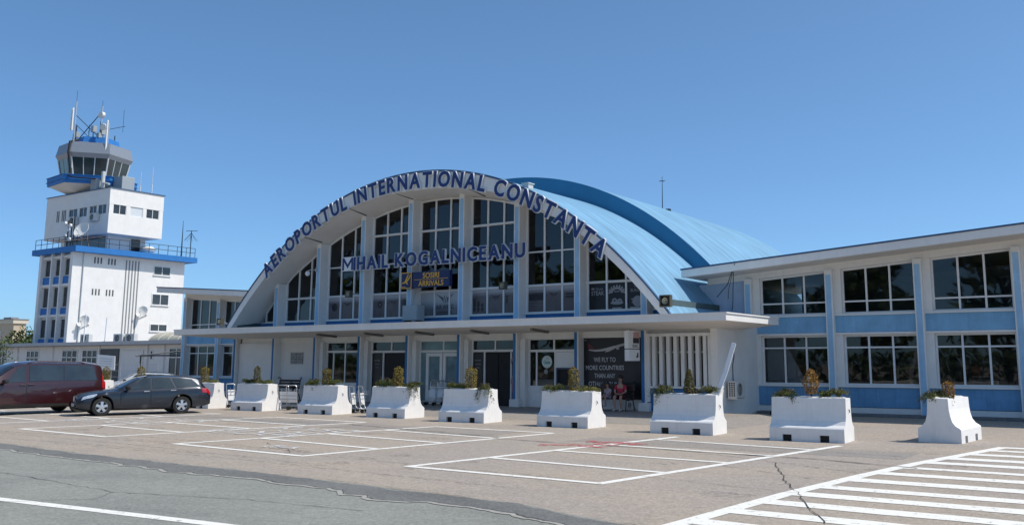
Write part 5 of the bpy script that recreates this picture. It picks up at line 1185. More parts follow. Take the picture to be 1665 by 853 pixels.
conifer(at(1, .05), .66, .17, LY[1:]+[LG[1]], 'olive green cone shaped conifer '+WH[1], 'cone', 2, 1000, .02)
conifer(at(2, .10), .70, .155, LY, 'yellow green columnar conifer '+WH[2], 'column', 3, 1050, .02)
conifer(at(3, .02), .70, .17, LY, 'yellow green columnar conifer '+WH[3], 'column', 4, 1050, .02)
conifer(at(4, .12), .70, .17, LY, 'yellow green columnar conifer '+WH[4], 'column', 5, 1050, .02)
conifer(at(5, .06), .62, .16, [LY[1], LY[2], LY[0]], 'brownish columnar conifer '+WH[5], 'column', 6, 1000, .02)
conifer(at(6, -.03), .70, .13, [LY[1], LY[2], LG[0]], 'slim dark columnar conifer '+WH[6], 'column', 7, 900, .02)
conifer(at(7, -.05), .66, .17, LY, 'yellowish columnar conifer '+WH[7], 'column', 8, 900, .02)
conifer(at(8, .1), .66, .17, LY, 'yellowish columnar conifer '+WH[8], 'column', 9, 800, .02)
conifer(at(9, -.25), .64, .18, LY, 'yellowish columnar conifer '+WH[9]+', left one', 'column', 10, 700, .02)
conifer(at(9, .65), .64, .18, LY, 'yellowish columnar conifer '+WH[9]+', right one', 'column', 11, 700, .02)
conifer((-4.92, 25.62, 1.06), .42, .13, LO, 'small withered tan conifer in the rightmost planter', 'column', 12, 700, .02)
juniper(at(0, -.62, -.08), .36, .24, .20, 'dark green juniper spilling over the left end '+WH[0], 21, .30)
juniper(at(0, .36), .16, .16, .16, 'small round dark bush '+WH[0], 22, 0, [LG[1], LG[0]], 500)
juniper(at(0, .72), .28, .18, .24, 'thin pale juniper at the right end '+WH[0], 23, .05, [LG[2], LG[0]], 420)
juniper(at(1, -.75, -.08), .40, .25, .26, 'rounded juniper spilling over the left end '+WH[1], 24, .34)
juniper(at(1, .66), .30, .2, .24, 'thin green juniper at the right end '+WH[1], 25, 0, [LG[2], LG[0]], 450)
juniper(at(1, .2), .35, .12, .10, 'low dark reddish ground plant '+WH[1], 26, 0, [mat('leaf_red', (.08, .02, .025), .8), LG[1]], 300)
juniper(at(2, -.62, -.05), .48, .24, .20, 'green juniper spilling over the left end '+WH[2], 27, .14)
juniper(at(2, .60), .42, .2, .14, 'flat yellowish juniper at the right end '+WH[2], 28, .04, [LG[2], LG[0], LY[0]], 700)
juniper(at(3, -.66, 0), .30, .2, .22, 'dark green juniper at the left end '+WH[3], 29, .06)
juniper(at(3, -.25, 0), .22, .16, .13, 'low dark bush in the middle '+WH[3], 30, .0, [LG[1], LG[0]], 500)
juniper(at(3, .70, -.1), .34, .26, .22, 'grey green juniper hanging over the right end '+WH[3], 31, .55)
juniper(at(4, -.55, -.05), .42, .25, .34, 'large round juniper at the left end '+WH[4], 32, .32, None, 1200)
juniper(at(4, .92, -.1), .26, .26, .2, 'green juniper hanging over the right end '+WH[4], 33, .62)
juniper(at(4, .52), .16, .12, .12, 'small dark bush right of the conifer '+WH[4], 34, 0, [LG[1], LG[0]], 350)
juniper(at(5, -.62, -.05), .46, .25, .26, 'wide green juniper at the left end '+WH[5], 35, .28, None, 1100)
juniper(at(5, .42), .42, .2, .22, 'dark green juniper right of the conifer '+WH[5], 36, .02)
juniper(at(6, -.55), .34, .2, .2, 'dark juniper left of the conifer '+WH[6], 37, .02, [LG[1], LG[0]])
juniper(at(6, .45), .36, .2, .17, 'pale green juniper right of the conifer '+WH[6], 38, .03)
juniper(at(7, .45), .34, .2, .14, 'yellow green low juniper '+WH[7], 39, .02, [LG[2], LG[0]], 500)
juniper(at(9, .2), .6, .2, .16, 'low olive juniper between the two conifers '+WH[9], 40, .02, None, 500)
juniper((-5.2, 25.4, 1.08), .30, .42, .20, 'dark green juniper covering the rightmost planter', 41, .22, None, 1200)
t = thing('white_board', 'narrow white board leaning up out of a planter beside the air conditioner', 'board', (-10.9, 24.65, 1.05))
m_ = MB(); m_.hexa([(-10.97, 24.60, 1.05), (-10.84, 24.60, 1.05), (-10.84, 24.64, 1.05), (-10.97, 24.64, 1.05)], [(-10.74, 24.78, 1.75), (-10.61, 24.78, 1.75), (-10.61, 24.82, 1.75), (-10.74, 24.82, 1.75)])
m_.hexa([(-10.74, 24.78, 1.75), (-10.61, 24.78, 1.75), (-10.61, 24.82, 1.75), (-10.74, 24.82, 1.75)], [(-10.50, 24.86, 2.55), (-10.38, 24.86, 2.52), (-10.38, 24.90, 2.52), (-10.50, 24.90, 2.55)]); build(m_, 'plank', SHEET, t)
t = thing('black_mat', 'small black rubber block lying on the ground by the side wall', 'block', (-12.9, 35.0, .12))
m_ = MB(); m_.box(-13.2, -12.55, 34.75, 35.1, .0, .12); build(m_, 'rubber_block', BLACK, t, bevel=.02)

# ------------------------------------------------------------------ vehicles
def tab(T, s):
    if s <= T[0][0]: return T[0][1]
    for (a, b), (c, d_) in zip(T, T[1:]):
        if s <= c:
            t = (s-a)/(c-a); return lerp(b, d_, t)
    return T[-1][1]
def stab(T, s, h=.07): return sum(tab(T, s+h*k)*w_ for k, w_ in ((-1, .25), (-.5, .25), (0, 0), (.5, .25), (1, .25)))
BLKG = mat('car_glass_dark', (.022, .032, .038), .03, var=.5, scale=1.4, spec=.9)
def make_car(name, label, P, paint, rz, loc):
    t = thing(name, label, P['cat'], (0, 0, 0))
    L, Wd, fo, wb, rr = P['L'], P['W']/2, P['fo'], P['wb'], P['r']
    Lf = fo+wb/2; s1, s2 = fo, fo+wb
    def sec(s):
        w_ = Wd*stab(P['plan'], s, .05); top = stab(P['top'], s); belt = min(stab(P['belt'], s), top-.03); sill = P['sill']+.08*max(0, 1-s/.5)**2+.10*max(0, 1-(L-s)/.6)**2
        for sw in (s1, s2):
            dx = s-sw; Ra = rr+.055
            if abs(dx) < Ra: sill = max(sill, rr+math.sqrt(Ra*Ra-dx*dx))
        wr = stab(P['roofw'], s)*w_; wbl = w_*P.get('beltw', .945)
        z2 = max(.40, sill+.05); z3 = max(lerp(.40, belt, .55), z2+.03); z4 = max(belt-.08, z3+.02)
        te = max(belt+.012, top-P.get('round', .055))
        return [(.70*w_, sill), (.975*w_, sill+.025), (w_*1.0, z2), (w_*1.0, z3), (w_*.985, z4), (wbl, max(belt, z4+.01)), (wr, te), (wr*.62, top-.012), (0, top)]
    def surf(s, v, off=0, side=1):
        s_ = min(max(s, 0), L)
        def P_(s, v):
            c = sec(s); i = min(int(v), len(c)-2); f_ = v-i; return Vector((Lf-s, side*lerp(c[i][0], c[i+1][0], f_), lerp(c[i][1], c[i+1][1], f_)))
        p = P_(s_, v)
        if off:
            a = P_(min(s_+.03, L), v)-P_(max(s_-.03, 0), v); b = P_(s_, min(v+.08, 7.999))-P_(s_, max(v-.08, 0)); n_ = a.cross(b)
            if n_.length > 1e-9:
                n_.normalize()
                if n_.y*side < 0 or (v > 6.5 and n_.z < 0): n_ = -n_
                p = p+n_*off
        return p
    ss = [L*i/110 for i in range(111)]; secs = []
    for s in ss:
        c = sec(s); secs.append([(Lf-s, y, z) for y, z in c]+[(Lf-s, -y, z) for y, z in c[-2::-1]])
    m_ = MB(); m_.loft(secs); body = build(m_, 'body', paint, t, world=False, smooth=38)
    m_ = MB(); m_.box(-L/2+.35, L/2-.35, -Wd*.72, Wd*.72, P['sill']-.04, .60); build(m_, 'underbody', BLACK, t, world=False)
    def patch(sa, sb, v0, v1, off, nS=10, nV=5, side=1, mb_=None):
        m_ = mb_ or MB(); vs = []
        for j in range(nV+1):
            v = lerp(v0, v1, j/nV); tt = j/nV; a = sa(tt) if callable(sa) else sa; b = sb(tt) if callable(sb) else sb
            for i in range(nS+1): vs.append(surf(lerp(a, b, i/nS), v, off, side))
        m_.add(vs, [(j*(nS+1)+i, j*(nS+1)+i+1, (j+1)*(nS+1)+i+1, (j+1)*(nS+1)+i) for j in range(nV) for i in range(nS)]); return m_
    # doors with handles and side panes
    for side in (1, -1):
        for (a, b, va_, vb_, hx) in P['doors']:
            build(patch(a-.014, b+.014, va_-.05, vb_+.0, .003, 12, 8, side), 'door_seal', BLACK, t, world=False)
            d_ = build(patch(a, b, va_, vb_, .007, 12, 8, side), 'door', paint, t, world=False, smooth=60)
            if hx: h = surf(hx, 4.25, .03, side); m_ = MB(); m_.box(h.x-.10, h.x+.10, h.y-.018, h.y+.018, h.z-.016, h.z+.016); build(m_, 'door_handle', CHROME if P.get('chrome', 1) else paint, d_, world=False, bevel=.008)
        for (sa0, sa1, sb0, sb1) in P['panes']:
            build(patch(lambda q: lerp(sa0, sa1, q), lambda q: lerp(sb0, sb1, q), 5.10, 5.90, .010, 8, 4, side), 'side_window', BLKG, t, world=False, smooth=60)
        build(patch(lambda q: P['lamp'][0]+.06*q, lambda q: P['lamp'][1], P['lamp'][2], P['lamp'][3], .012, 8, 4, side), 'headlight', LAMPG, t, world=False, smooth=60)
        build(patch(lambda q: L-P['tail'][0], lambda q: L-.02, P['tail'][1], P['tail'][2], .012, 6, 4, side), 'tail_light', LAMPR, t, world=False, smooth=60)
        mp = surf(P['mirror'], 5.05, .0, side); m_ = MB()
        m_.loft([[(mp.x+dx+.09*math.cos(q)*k_, mp.y+side*yy, mp.z+.10+.075*math.sin(q)*k_) for q in [2*math.pi*i/10 for i in range(10)]] for (dx, yy, k_) in ((0, .05, .6), (.01, .10, 1), (0, .20, 1), (-.02, .25, .6))]); m_.tube([(mp.x, mp.y-side*.02, mp.z), (mp.x, mp.y+side*.09, mp.z+.08)], .03, 6); build(m_, 'side_mirror', BLACK, t, world=False, smooth=50)
        if P.get('rail'):
            m_ = MB(); a, b = P['rail']; m_.tube([surf(lerp(a, b, i/12), 6.2, .045 if 0 < i < 12 else .0, side) for i in range(13)], .022, 6); build(m_, 'roof_rail', P.get('railmat', DARKM), t, world=False, smooth=60)
        m_ = patch(fo+rr+.16, fo+wb-rr-.16, 1.15, 1.9, .012, 10, 2, side); build(m_, 'sill_trim', BLACK if P['cat'] == 'van' else paint, t, world=False)
    # windscreen and rear window (both halves in one sheet)
    def across(sa, sb, name_, k=5.95):
        m_ = MB(); vs = []; cols = [(1, lerp(k, 8, i/5)) for i in range(6)]+[(-1, lerp(8, k, i/5)) for i in range(1, 6)]; nS = 8
        for side, v in cols:
            for i in range(nS+1):
                p = surf(lerp(sa, sb, i/nS), min(v, 7.999), 0, side); a = surf(lerp(sa, sb, i/nS)+.03, min(v, 7.999), 0, side)-surf(lerp(sa, sb, i/nS)-.03, min(v, 7.999), 0, side); n_ = Vector((-a.z, 0, a.x)); n_ = n_ if n_.z > 0 else -n_; p = p+n_.normalized()*.012; vs.append(p)
        m_.add(vs, [(j*(nS+1)+i, j*(nS+1)+i+1, (j+1)*(nS+1)+i+1, (j+1)*(nS+1)+i) for j in range(len(cols)-1) for i in range(nS)]); build(m_, name_, BLKG, t, world=False, smooth=60)
    across(*P['screen'], 'windscreen', 6.06); across(*P['rear'], 'rear_window', 6.06)
    # grille, bumper intake, plate
    gz0, gz1 = P['grille']; x = Lf+.012; gw = Wd*.40
    m_ = MB(); m_.hexa([(x-.10, -gw*.85, gz0), (x, -gw*.85, gz0), (x, gw*.85, gz0), (x-.10, gw*.85, gz0)], [(x-.16, -gw, gz1), (x-.05, -gw, gz1), (x-.05, gw, gz1), (x-.16, gw, gz1)]); g = build(m_, 'grille', BLACK, t, world=False)
    m_ = MB()
    for i in range(5): z = lerp(gz0+.02, gz1-.01, i/4); xx = x+.006-.05*(i/4); hw = gw*lerp(.85, 1, i/4)*.98; m_.box(xx-.02, xx+.008, -hw, hw, z-.011, z+.011)
    m_.box(x-.03, x+.012, -.012, .012, gz0, gz1); build(m_, 'grille_bar', CHROME, g, world=False)
    m_ = MB(); m_.box(x-.12, x+.004, -gw*1.35, gw*1.35, .24, .38); build(m_, 'lower_intake', BLACK, t, world=False)
    m_ = MB(); m_.box(x+.0, x+.022, -.26, .26, gz0-.13, gz0-.02); build(m_, 'number_plate', PLATE, t, world=False); m_ = MB(); m_.box(-L+Lf-.02, -L+Lf-.001, -.26, .26, .62, .73); build(m_, 'number_plate', PLATE, t, world=False)
    # wheels
    for sw in (s1, s2):
        for side in (1, -1):
            cx, cy = Lf-sw, side*(Wd-.135); m_ = MB(); tw = .11
            m_.lathe([(rr*.62, -tw), (rr*.80, -tw*1.02), (rr*.95, -tw*.98), (rr, -tw*.72), (rr, tw*.72), (rr*.95, tw*.98), (rr*.80, tw*1.02), (rr*.62, tw)], (cx, cy, rr), 'y', 32); tyre = build(m_, 'wheel', RUBBER, t, world=False, smooth=50)
            o_ = cy+side*tw*.80; m_ = MB(); m_.lathe([(.001, 0), (rr*.60, 0)], (cx, o_-side*.05, rr), 'y', 24); build(m_, 'brake_disc', DARKM, tyre, world=False)
            m_ = MB(); m_.lathe([(rr*.63, side*.012), (rr*.66, side*.02), (rr*.60, side*.018), (rr*.57, -side*.05)], (cx, o_, rr), 'y', 32); m_.lathe([(.001, side*.02), (rr*.15, side*.018), (rr*.17, -side*.03)], (cx, o_, rr), 'y', 16)
            for k in range(5):
                q = 2*math.pi*k/5+.35; e = Vector((math.cos(q), 0, math.sin(q))); f_ = Vector((-math.sin(q), 0, math.cos(q))); c_ = Vector((cx, o_, rr)); y_ = Vector((0, side, 0))
                a1, a2, b1, b2 = c_+e*rr*.10-f_*rr*.12, c_+e*rr*.10+f_*rr*.12, c_+e*rr*.60+f_*rr*.15, c_+e*rr*.60-f_*rr*.15
                m_.hexa([a1-y_*.04, b2-y_*.04, b1-y_*.04, a2-y_*.04], [a1+y_*.015, b2+y_*.008, b1+y_*.008, a2+y_*.015])
            build(m_, 'rim', P.get('rimmat', RIM), tyre, world=False)
    t.location = loc; t.rotation_euler = (0, 0, rz); return t
WAG = dict(cat='car', L=4.62, W=1.80, fo=.80, wb=2.76, r=.325, sill=.22,
    plan=[(0, .70), (.06, .80), (.2, .90), (.5, .975), (.9, 1), (3.6, 1), (4.2, .97), (4.5, .92), (4.62, .86)],
    top=[(0, .66), (.06, .74), (.25, .82), (.7, .90), (1.25, .97), (1.35, 1.0), (2.0, 1.36), (2.3, 1.435), (2.8, 1.455), (3.5, 1.43), (4.0, 1.375), (4.22, 1.31), (4.5, .97), (4.56, .90), (4.62, .72)],
    belt=[(0, .60), (.3, .74), (1.0, .86), (1.6, .90), (3.0, .93), (4.2, .97), (4.62, .9)],
    roofw=[(0, .75), (1.2, .80), (1.4, .82), (2.1, .70), (2.6, .70), (4.0, .68), (4.3, .70), (4.55, .82), (4.62, .80)],
    doors=[(1.42, 2.42, 1.3, 4.98, 2.28), (2.45, 3.38, 1.3, 4.98, 3.22)],
    panes=[(1.66, 2.12, 2.42, 2.42), (2.50, 2.50, 3.28, 3.12), (3.36, 3.20, 4.28, 3.92)],
    lamp=(.12, .62, 3.7, 4.95), tail=(.34, 3.5, 5.0), mirror=1.62, screen=(1.38, 2.06), rear=(4.16, 4.48), grille=(.47, .70), rail=(2.2, 4.05))
ang = R(-111); cw = Vector((-33.77, 20.38)); f_ = Vector((math.cos(ang), math.sin(ang))); l_ = Vector((-f_.y, f_.x))
cw = cw+Vector((-.34, -.17)); c0 = cw-f_*1.38*1.045-l_*.82
wagon = make_car('estate_car', 'dark grey blue estate car parked before the planters, left side in view', WAG, WCAR, ang, (c0.x, c0.y, .004)); wagon.scale = (1.045, 1.045, 1.03)
VAN = dict(cat='van', L=5.2, W=1.90, fo=.95, wb=3.3, r=.33, sill=.27, round=.09, beltw=.965,
    plan=[(0, .72), (.08, .84), (.3, .94), (.7, .99), (1.2, 1), (4.8, 1), (5.1, .97), (5.2, .93)],
    top=[(0, .70), (.08, .86), (.3, 1.0), (.8, 1.13), (1.0, 1.2), (1.75, 1.78), (2.1, 1.93), (2.8, 1.99), (4.6, 1.95), (4.95, 1.90), (5.1, 1.72), (5.2, .9)],
    belt=[(0, .6), (.3, .85), (.9, 1.05), (1.6, 1.13), (3, 1.16), (5.2, 1.16)],
    roofw=[(0, .75), (.8, .82), (1.1, .86), (1.9, .80), (2.4, .83), (4.7, .82), (5.2, .84)],
    doors=[(1.30, 2.25, 1.3, 4.98, 2.12), (2.28, 3.35, 1.3, 4.98, 2.42)],
    panes=[(1.50, 1.98, 2.22, 2.22), (2.36, 2.36, 3.55, 3.55), (3.60, 3.60, 4.85, 4.70)],
    lamp=(.12, .55, 3.6, 4.9), tail=(.16, 3.4, 5.6), mirror=1.48, screen=(1.04, 1.86), rear=(4.98, 5.12), grille=(.55, .78), rail=(2.3, 4.4), railmat=VCAR, rimmat=STEEL, chrome=0)
ang = R(-94); f_ = Vector((math.cos(ang), math.sin(ang))); l_ = Vector((-f_.y, f_.x)); c0 = Vector((-37.05, 22.1))+f_*2.75-l_*1.0
van = make_car('passenger_van', 'dark red passenger van with tinted windows at the left edge, behind the grey estate car', VAN, VCAR, ang, (c0.x, c0.y, .004)); van.scale = (1.06, 1.04, 1.04)
ang = R(-120); silver = make_car('silver_car', 'pale silver car of which only the roof shows behind the dark estate car', WAG, SCAR, ang, (-48.5, 30.6, .004))

# ------------------------------------------------------------------ benches, trolleys, people
def make_bench(loc, rz, label):
    t = thing('park_bench', label, 'bench', loc, rz, 'iron benches under the canopy')
    for s_ in (-.72, .72):
        m_ = MB(); y = 0
        m_.tube([(s_, -.42, 0), (s_, -.38, .3), (s_, -.36, .62), (s_, -.44, .68), (s_, -.2, .70), (s_, .1, .66)], .024, 6)
        m_.tube([(s_, .30, 0), (s_, .2, .3), (s_, .16, .45), (s_, .25, .95), (s_, .28, 1.05), (s_*1.12, .24, 1.12), (s_*1.2, .2, 1.06)], .024, 6)
        m_.tube([(s_, -.38, .42), (s_, .18, .42)], .022, 6)
        for c_, r0 in (((-.12, .20), .13), ((-.15, .55), .08)): m_.tube([(s_, c_[0]+r0*(1-k/22)*math.cos(k*.7), c_[1]+r0*(1-k/22)*math.sin(k*.7)) for k in range(18)], .012, 5)
        build(m_, 'side_frame', DARKM, t, world=False, smooth=60)
    m_ = MB()
    for i in range(4): m_.box(-.78, .78, -.38+.14*i, -.27+.14*i, .44, .47)
    build(m_, 'seat', WOODD, t, world=False, bevel=.006)
    m_ = MB()
    for i, (y, z) in enumerate(((.17, .58), (.20, .76), (.225, .90))): m_.box(-.78, .78, y-.0, y+.03, z, z+.11)
    build(m_, 'backrest', WOODD, t, world=False, bevel=.006)
    m_ = MB(); m_.tube([(.2+.11*(1-k/26)*math.cos(k*.6), .14, .80+.11*(1-k/26)*math.sin(k*.6)) for k in range(22)], .012, 5); m_.tube([(.35+.11*(1-k/26)*math.cos(k*.6+3), .14, .60+.11*(1-k/26)*math.sin(k*.6+3)) for k in range(22)], .012, 5); build(m_, 'scroll', DARKM, t, world=False)
    return t
make_bench((-36.9, 31.35, .15), 0, 'empty dark iron and wood bench against the white wall with the plaque')
make_bench((-18.35, 31.75, .15), 0, 'dark iron and wood bench below the billboard, with two people on it')

def make_trolley():
    t = thing('luggage_trolley', '', 'luggage trolley', (0, 0, 0), 0, 'luggage trolleys among the planters')
    m_ = MB()
    for s_ in (-.24, .24): m_.tube([(-.45, s_*.6, .16), (.35, s_, .16), (.42, s_, .25), (.50, s_, .70), (.52, s_, .98)], .018, 6)
    m_.tube([(.52, -.24, .98), (.56, -.2, 1.04), (.56, .2, 1.04), (.52, .24, .98)], .022, 6)
    for x in (-.4, -.2, 0, .2): m_.tube([(x, -.2, .165), (x, .2, .165)], .012, 5)
    for z in (.45, .6): m_.tube([(.45+.06*(z-.3), -.24, z), (.45+.06*(z-.3), .24, z)], .012, 5)
    build(m_, 'frame', STEEL, t, world=False, smooth=60)
    m_ = MB(); m_.hexa([(.39, -.2, .32), (.41, -.2, .32), (.41, .2, .32), (.39, .2, .32)], [(.46, -.2, .78), (.48, -.2, .78), (.48, .2, .78), (.46, .2, .78)]); build(m_, 'panel', SHEET, t, world=False)
    m_ = MB()
    for a in (.30, .42): m_.tube([(a, -.22, .72), (a, .22, .72)], .01, 5)
    for s_ in (-.22, 0, .22): m_.tube([(.48, s_, .72), (.28, s_, .72), (.28, s_, .86)], .01, 5)
    build(m_, 'basket', STEEL, t, world=False)
    for (x, y) in ((.34, -.24), (.34, .24), (-.38, 0)):
        m_ = MB(); m_.lathe([(.001, -.02), (.075, -.02), (.08, 0), (.075, .02), (.001, .02)], (x, y, .08), 'y', 14); build(m_, 'wheel', RUBBER, t, world=False, smooth=40)
    return t
tr0 = make_trolley()
TR = [(-35.15, 27.2, 185, 'luggage trolley left of the planter by the estate car, front one'), (-34.95, 27.9, 190, 'luggage trolley left of the planter by the estate car, rear one'), (-31.95, 27.35, -70, 'luggage trolley with a bright white panel before the iron bench, left one'), (-31.5, 27.4, -70, 'luggage trolley with a bright white panel before the iron bench, right one'),
      (-27.45, 27.3, 205, 'luggage trolley with bent chrome handle before the left sliding door, left one'), (-27.0, 27.35, 205, 'luggage trolley with bent chrome handle before the left sliding door, middle one'), (-26.3, 27.4, 175, 'luggage trolley partly hidden behind the planter at the left sliding door'),
      (-27.75, 31.3, 80, 'luggage trolley parked against the white double door, left one'), (-27.3, 31.3, 80, 'luggage trolley parked against the white double door, middle one'), (-26.85, 31.3, 80, 'luggage trolley parked against the white double door, right one')]
for i, (x, y, a, lb) in enumerate(TR):
    if i == 0: tr0.location = (x, y, .154 if y > 28.6 else .004); tr0.rotation_euler.z = R(a); tr0['label'] = lb
    else: dup(tr0, (x, y, .154 if y > 28.6 else .004), R(a), lb)

def skin(name, m, joints, edges, parent, sub=2, root=0):
    me = bpy.data.meshes.new(name); me.from_pydata([j[0] for j in joints], edges, []); o = bpy.data.objects.new(name, me); COL.objects.link(o); o.parent = parent
    md = o.modifiers.new('skin', 'SKIN'); md.use_smooth_shade = True
    for v, j in zip(me.skin_vertices[0].data, joints): v.radius = (j[1], j[2] if len(j) > 2 else j[1]); v.use_root = False
    me.skin_vertices[0].data[root].use_root = True
    s_ = o.modifiers.new('sub', 'SUBSURF'); s_.levels = sub; s_.render_levels = sub; me.materials.append(m)
    dg = bpy.context.evaluated_depsgraph_get(); new = bpy.data.meshes.new_from_object(o.evaluated_get(dg)); new.materials.clear(); new.materials.append(m)
    for p in new.polygons: p.use_smooth = True
    o.modifiers.clear(); o.data = new; return o
SKINM = mat('skin', (.42, .24, .17), .6, var=.08); HAIR = mat('dark_hair', (.018, .013, .011), .6, var=.3)
REDS = mat('red_cloth', (.42, .022, .055), .8, var=.14); SHORT = mat('maroon_cloth', (.11, .018, .03), .85, var=.2); LILAC = mat('lilac_cloth', (.40, .36, .45), .85, var=.12); SHOE = mat('pale_shoe', (.5, .48, .47), .7)
def seated(loc, rz, label, k, top, bottom, arms='lap', child=False):
    """seated figure, local -Y is forward, seat height .47; k scales the body"""
    t = thing('person', label, 'person', loc, rz)
    sh = .47
    def p(x, y, z): return (x*k, y*k, sh+z*k)
    hipw, shw = .095, .185
    fz = -.40 if not child else -.36
    J = [(p(0, .02, .08), .15*k, .12*k), (p(0, .06, .30), .135*k, .105*k), (p(0, .04, .48), .15*k, .10*k), (p(0, .02, .57), .055*k), (p(0, 0, .66), .055*k), (p(0, -.015, .74), .095*k, .105*k), (p(0, -.01, .83), .085*k, .095*k)]
    E_ = [(0, 1), (1, 2), (2, 3), (3, 4), (4, 5), (5, 6)]
    for s_ in (-1, 1):
        b = len(J); J += [(p(s_*hipw, -.02, .07), .085*k), (p(s_*.13, -.40, .07), .062*k), (p(s_*.12, -.40+(.05 if s_ > 0 else -.03), fz*.45+.05), .055*k), (p(s_*.115, -.36+(.06 if s_ > 0 else -.05), fz), .036*k), (p(s_*.125, -.46+(.06 if s_ > 0 else -.05), fz-.045), .034*k), (p(s_*.13, -.55+(.06 if s_ > 0 else -.05), fz-.055), .028*k)]
        E_ += [(0, b), (b, b+1), (b+1, b+2), (b+2, b+3), (b+3, b+4), (b+4, b+5)]
        b = len(J); J += [(p(s_*shw, .03, .46), .058*k), (p(s_*(shw+.05), -.02, .24), .044*k), (p(s_*.12, -.23, .17), .034*k), (p(s_*.05, -.29, .16), .03*k, .022*k)]
        E_ += [(2, b), (b, b+1), (b+1, b+2), (b+2, b+3)]
        h0 = b+3
        for q in range(4):
            b = len(J); J += [(p(s_*(.03-.012*q), -.325-.005*q, .165+.012*(1.5-q)), .0095*k), (p(s_*(.0-.012*q), -.345+.004*q, .150+.012*(1.5-q)), .0085*k)]; E_ += [(h0, b), (b, b+1)]
        b = len(J); J += [(p(s_*.03, -.29, .195), .0105*k), (p(s_*.005, -.31, .20), .009*k)]; E_ += [(h0, b), (b, b+1)]
    body = skin('body', SKINM, J, E_, t, 2)
    # face: nose, eyes, mouth and ears as one small mesh, hair as a cap
    m_ = MB(); fy = -.015*k-.108*k; hz = sh+.765*k
    m_.add([(-.012*k, fy+.012, hz-.02*k), (.012*k, fy+.012, hz-.02*k), (0, fy-.022*k, hz-.025*k), (0, fy+.01, hz+.03*k)], [(0, 1, 2), (1, 3, 2), (3, 0, 2), (0, 3, 1)])
    for s_ in (-1, 1): m_.lathe([(.001, -.008*k), (.026*k, 0), (.001, .008*k)], (s_*.098*k, -.01*k, hz-.005*k), 'x', 10)
    build(m_, 'face_features', SKINM, body, world=False, smooth=60)
    m_ = MB()
    for s_ in (-1, 1): m_.lathe([(.001, 0), (.011*k, 0)], (s_*.034*k, fy+.006, hz+.015*k), 'y', 8)
    m_.box(-.025*k, .025*k, fy+.0, fy+.012, hz-.062*k, hz-.054*k); build(m_, 'eyes_and_mouth', HAIR, body, world=False)
    m_ = MB(); n_ = 14
    secs = [[(rr_*k*.112*math.cos(2*math.pi*i/n_), yo*k+rr_*k*.125*math.sin(2*math.pi*i/n_), sh+zz*k) for i in range(n_)] for (rr_, yo, zz) in ((.55, .05, .70), (.86, .035, .74), (1.0, .022, .80), (.98, .0, .85), (.78, -.005, .90), (.35, 0, .935), (.02, 0, .94))]
    if child: secs = [[(.05*k*math.cos(2*math.pi*i/n_), .11*k+.04*k*math.sin(2*math.pi*i/n_), sh+.5*k) for i in range(n_)]]+secs
    m_.loft(secs); build(m_, 'hair', HAIR, t, world=False, smooth=60)
    J = [(p(0, .02, .02), .165*k, .13*k), (p(0, .06, .28), .155*k, .125*k), (p(0, .04, .46), .165*k, .112*k), (p(0, .025, .54), .075*k)]; E_ = [(0, 1), (1, 2), (2, 3)]
    for s_ in (-1, 1):
        b = len(J); J += [(p(s_*shw, .03, .46), .075*k), (p(s_*(shw+.035), 0, .30), .064*k)]; E_ += [(2, b), (b, b+1)]
    skin('shirt', top, J, E_, t, 2)
    J = [(p(0, .03, .05), .168*k, .135*k)]; E_ = []
    for s_ in (-1, 1):
        b = len(J); J += [(p(s_*hipw, -.05, .07), .105*k), (p(s_*.125, -.36, .075), .082*k)]; E_ += [(0, b), (b, b+1)]
    skin('shorts', bottom, J, E_, t, 2)
    for s_ in (-1, 1):
        dy = .06 if s_ > 0 else -.05; m_ = MB(); z0 = sh+(fz-.10)*k
        m_.loft([[(s_*.125*k+.045*k*w_*math.cos(q), (y_+dy)*k, z0+max(-.0, h_*k*(.5+.5*math.sin(q)))) for q in [2*math.pi*i/10 for i in range(10)]] for (y_, w_, h_) in ((-.30, .7, .08), (-.36, 1, .11), (-.46, 1.05, .09), (-.57, .9, .06), (-.61, .5, .04))]); build(m_, 'shoe', SHOE, t, world=False, smooth=60)
    return t
seated((-18.0, 31.60, .17), R(12), 'person in a red T-shirt and dark shorts seated on the bench', .95, REDS, SHORT)
seated((-18.55, 31.55, .17), R(-10), 'small child in a pale lilac top seated left of the person in red', .66, LILAC, LILAC, child=True)

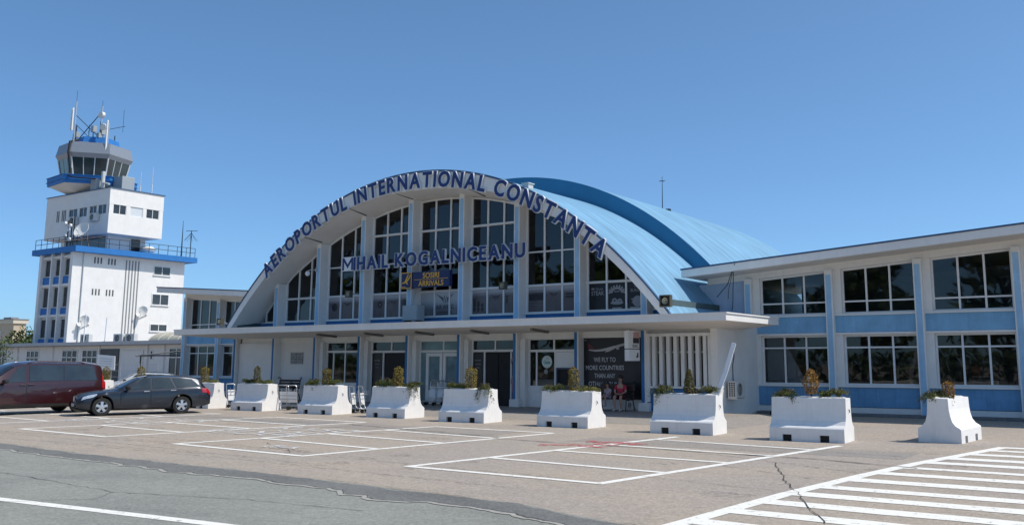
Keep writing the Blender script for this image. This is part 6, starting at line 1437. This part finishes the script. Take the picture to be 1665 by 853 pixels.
# ------------------------------------------------------------------ trees
def tree(loc, h, rad, label, seed, n=2600, name='leafy_tree', clumps=12, ls=(.12, .3), bare=False, group=None):
    random.seed(seed); t = thing(name, label, 'tree', loc, 0, group); x0, y0, z0 = 0, 0, 0
    tr = MB(); tr.tube([(0, 0, 0), (.1, .05, h*.25), (-.05, .1, h*.55), (.05, 0, h*.85)], [h*.028, h*.022, h*.014, h*.005], 8)
    cl = []
    for i in range(clumps):
        q = random.uniform(0, 2*math.pi); zz = random.uniform(.38, .97); rr_ = rad*(1.05-abs(zz-.6)*1.5)*math.sqrt(random.uniform(.15, 1)); c = Vector((math.cos(q)*rr_, math.sin(q)*rr_, h*zz)); cl.append((c, rad*random.uniform(.28, .5)))
        tr.tube([(0, .05, h*max(.2, zz-.25)), c*.6+Vector((0, 0, h*(zz-.08)*.4)), c], [h*.010, h*.006, h*.002], 5)
    build(tr, 'trunk', BARK, t, world=False, smooth=60)
    m_ = MB()
    def fn():
        c, cr = random.choice(cl); v = Vector((random.gauss(0, 1), random.gauss(0, 1), random.gauss(0, .8))); v = v.normalized()*cr*random.uniform(.35, 1.05)**.6; return c+v, v
    leafy(m_, n, fn, *ls); build(m_, 'crown', LT, t, world=False, recalc=False); return t
tree((-132.5, 69.5, 0), 8.9, 1.9, 'slim tree whose dark top rises beside the beige house', 51, 1500, 'slim_tree', 9, (.12, .26))
tree((-124.5, 63.0, 0), 6.0, 2.6, 'bushy light green tree between the beige house and the tower', 52, 2200, 'bushy_tree', 12, (.12, .26))
tree((-118.0, 60.5, 0), 4.7, 2.0, 'low round green tree just left of the tower base', 53, 1400, 'bushy_tree', 9, (.1, .22))
tree((-88.0, 42.0, 0), 3.7, 1.9, 'dark open tree with drooping twigs before the low building at the left edge', 54, 700, 'twiggy_tree', 12, (.05, .12))
for i, (x, y, h, rd) in enumerate(((-112, -24, 13, 6), (-96, -30, 15, 6.5), (-80, -22, 12, 5.5), (-66, -30, 14, 6), (-52, -24, 13, 6), (-40, -30, 15, 6.5), (-27, -26, 12, 5.5), (-14, -32, 14, 6))):
    tree((x, y, 0), h, rd, 'tall broad tree across the road, mirrored in the windows', 60+i, 1700, 'roadside_tree', 14, (.35, .75), group='trees across the road')

random.seed(77); t = thing('clipped_hedge', 'long dark green hedge across the road, mirrored in the windows', 'hedge', (-45, -15, 0))
m_ = MB()
def fn():
    x = random.uniform(-75, 85); q = random.uniform(0, math.pi); return Vector((x, 1.3*math.cos(q)+random.gauss(0, .2), (2.9+.5*noise.noise(Vector((x*.2, 0, 0))))*abs(math.sin(q))**.6*random.uniform(.75, 1.05))), Vector((0, math.cos(q), math.sin(q)))
leafy(m_, 9000, fn, .2, .42); build(m_, 'foliage', LT, t, world=False, recalc=False)
m_ = MB()
for i in range(80): x = -75+2*i; m_.tube([(x, 0, 0), (x+.1, .1, 1.0), (x, 0, 2.1)], [.07, .06, .03], 5)
o_ = build(m_, 'stems', BARK, t, world=False); o_['kind'] = 'stuff'
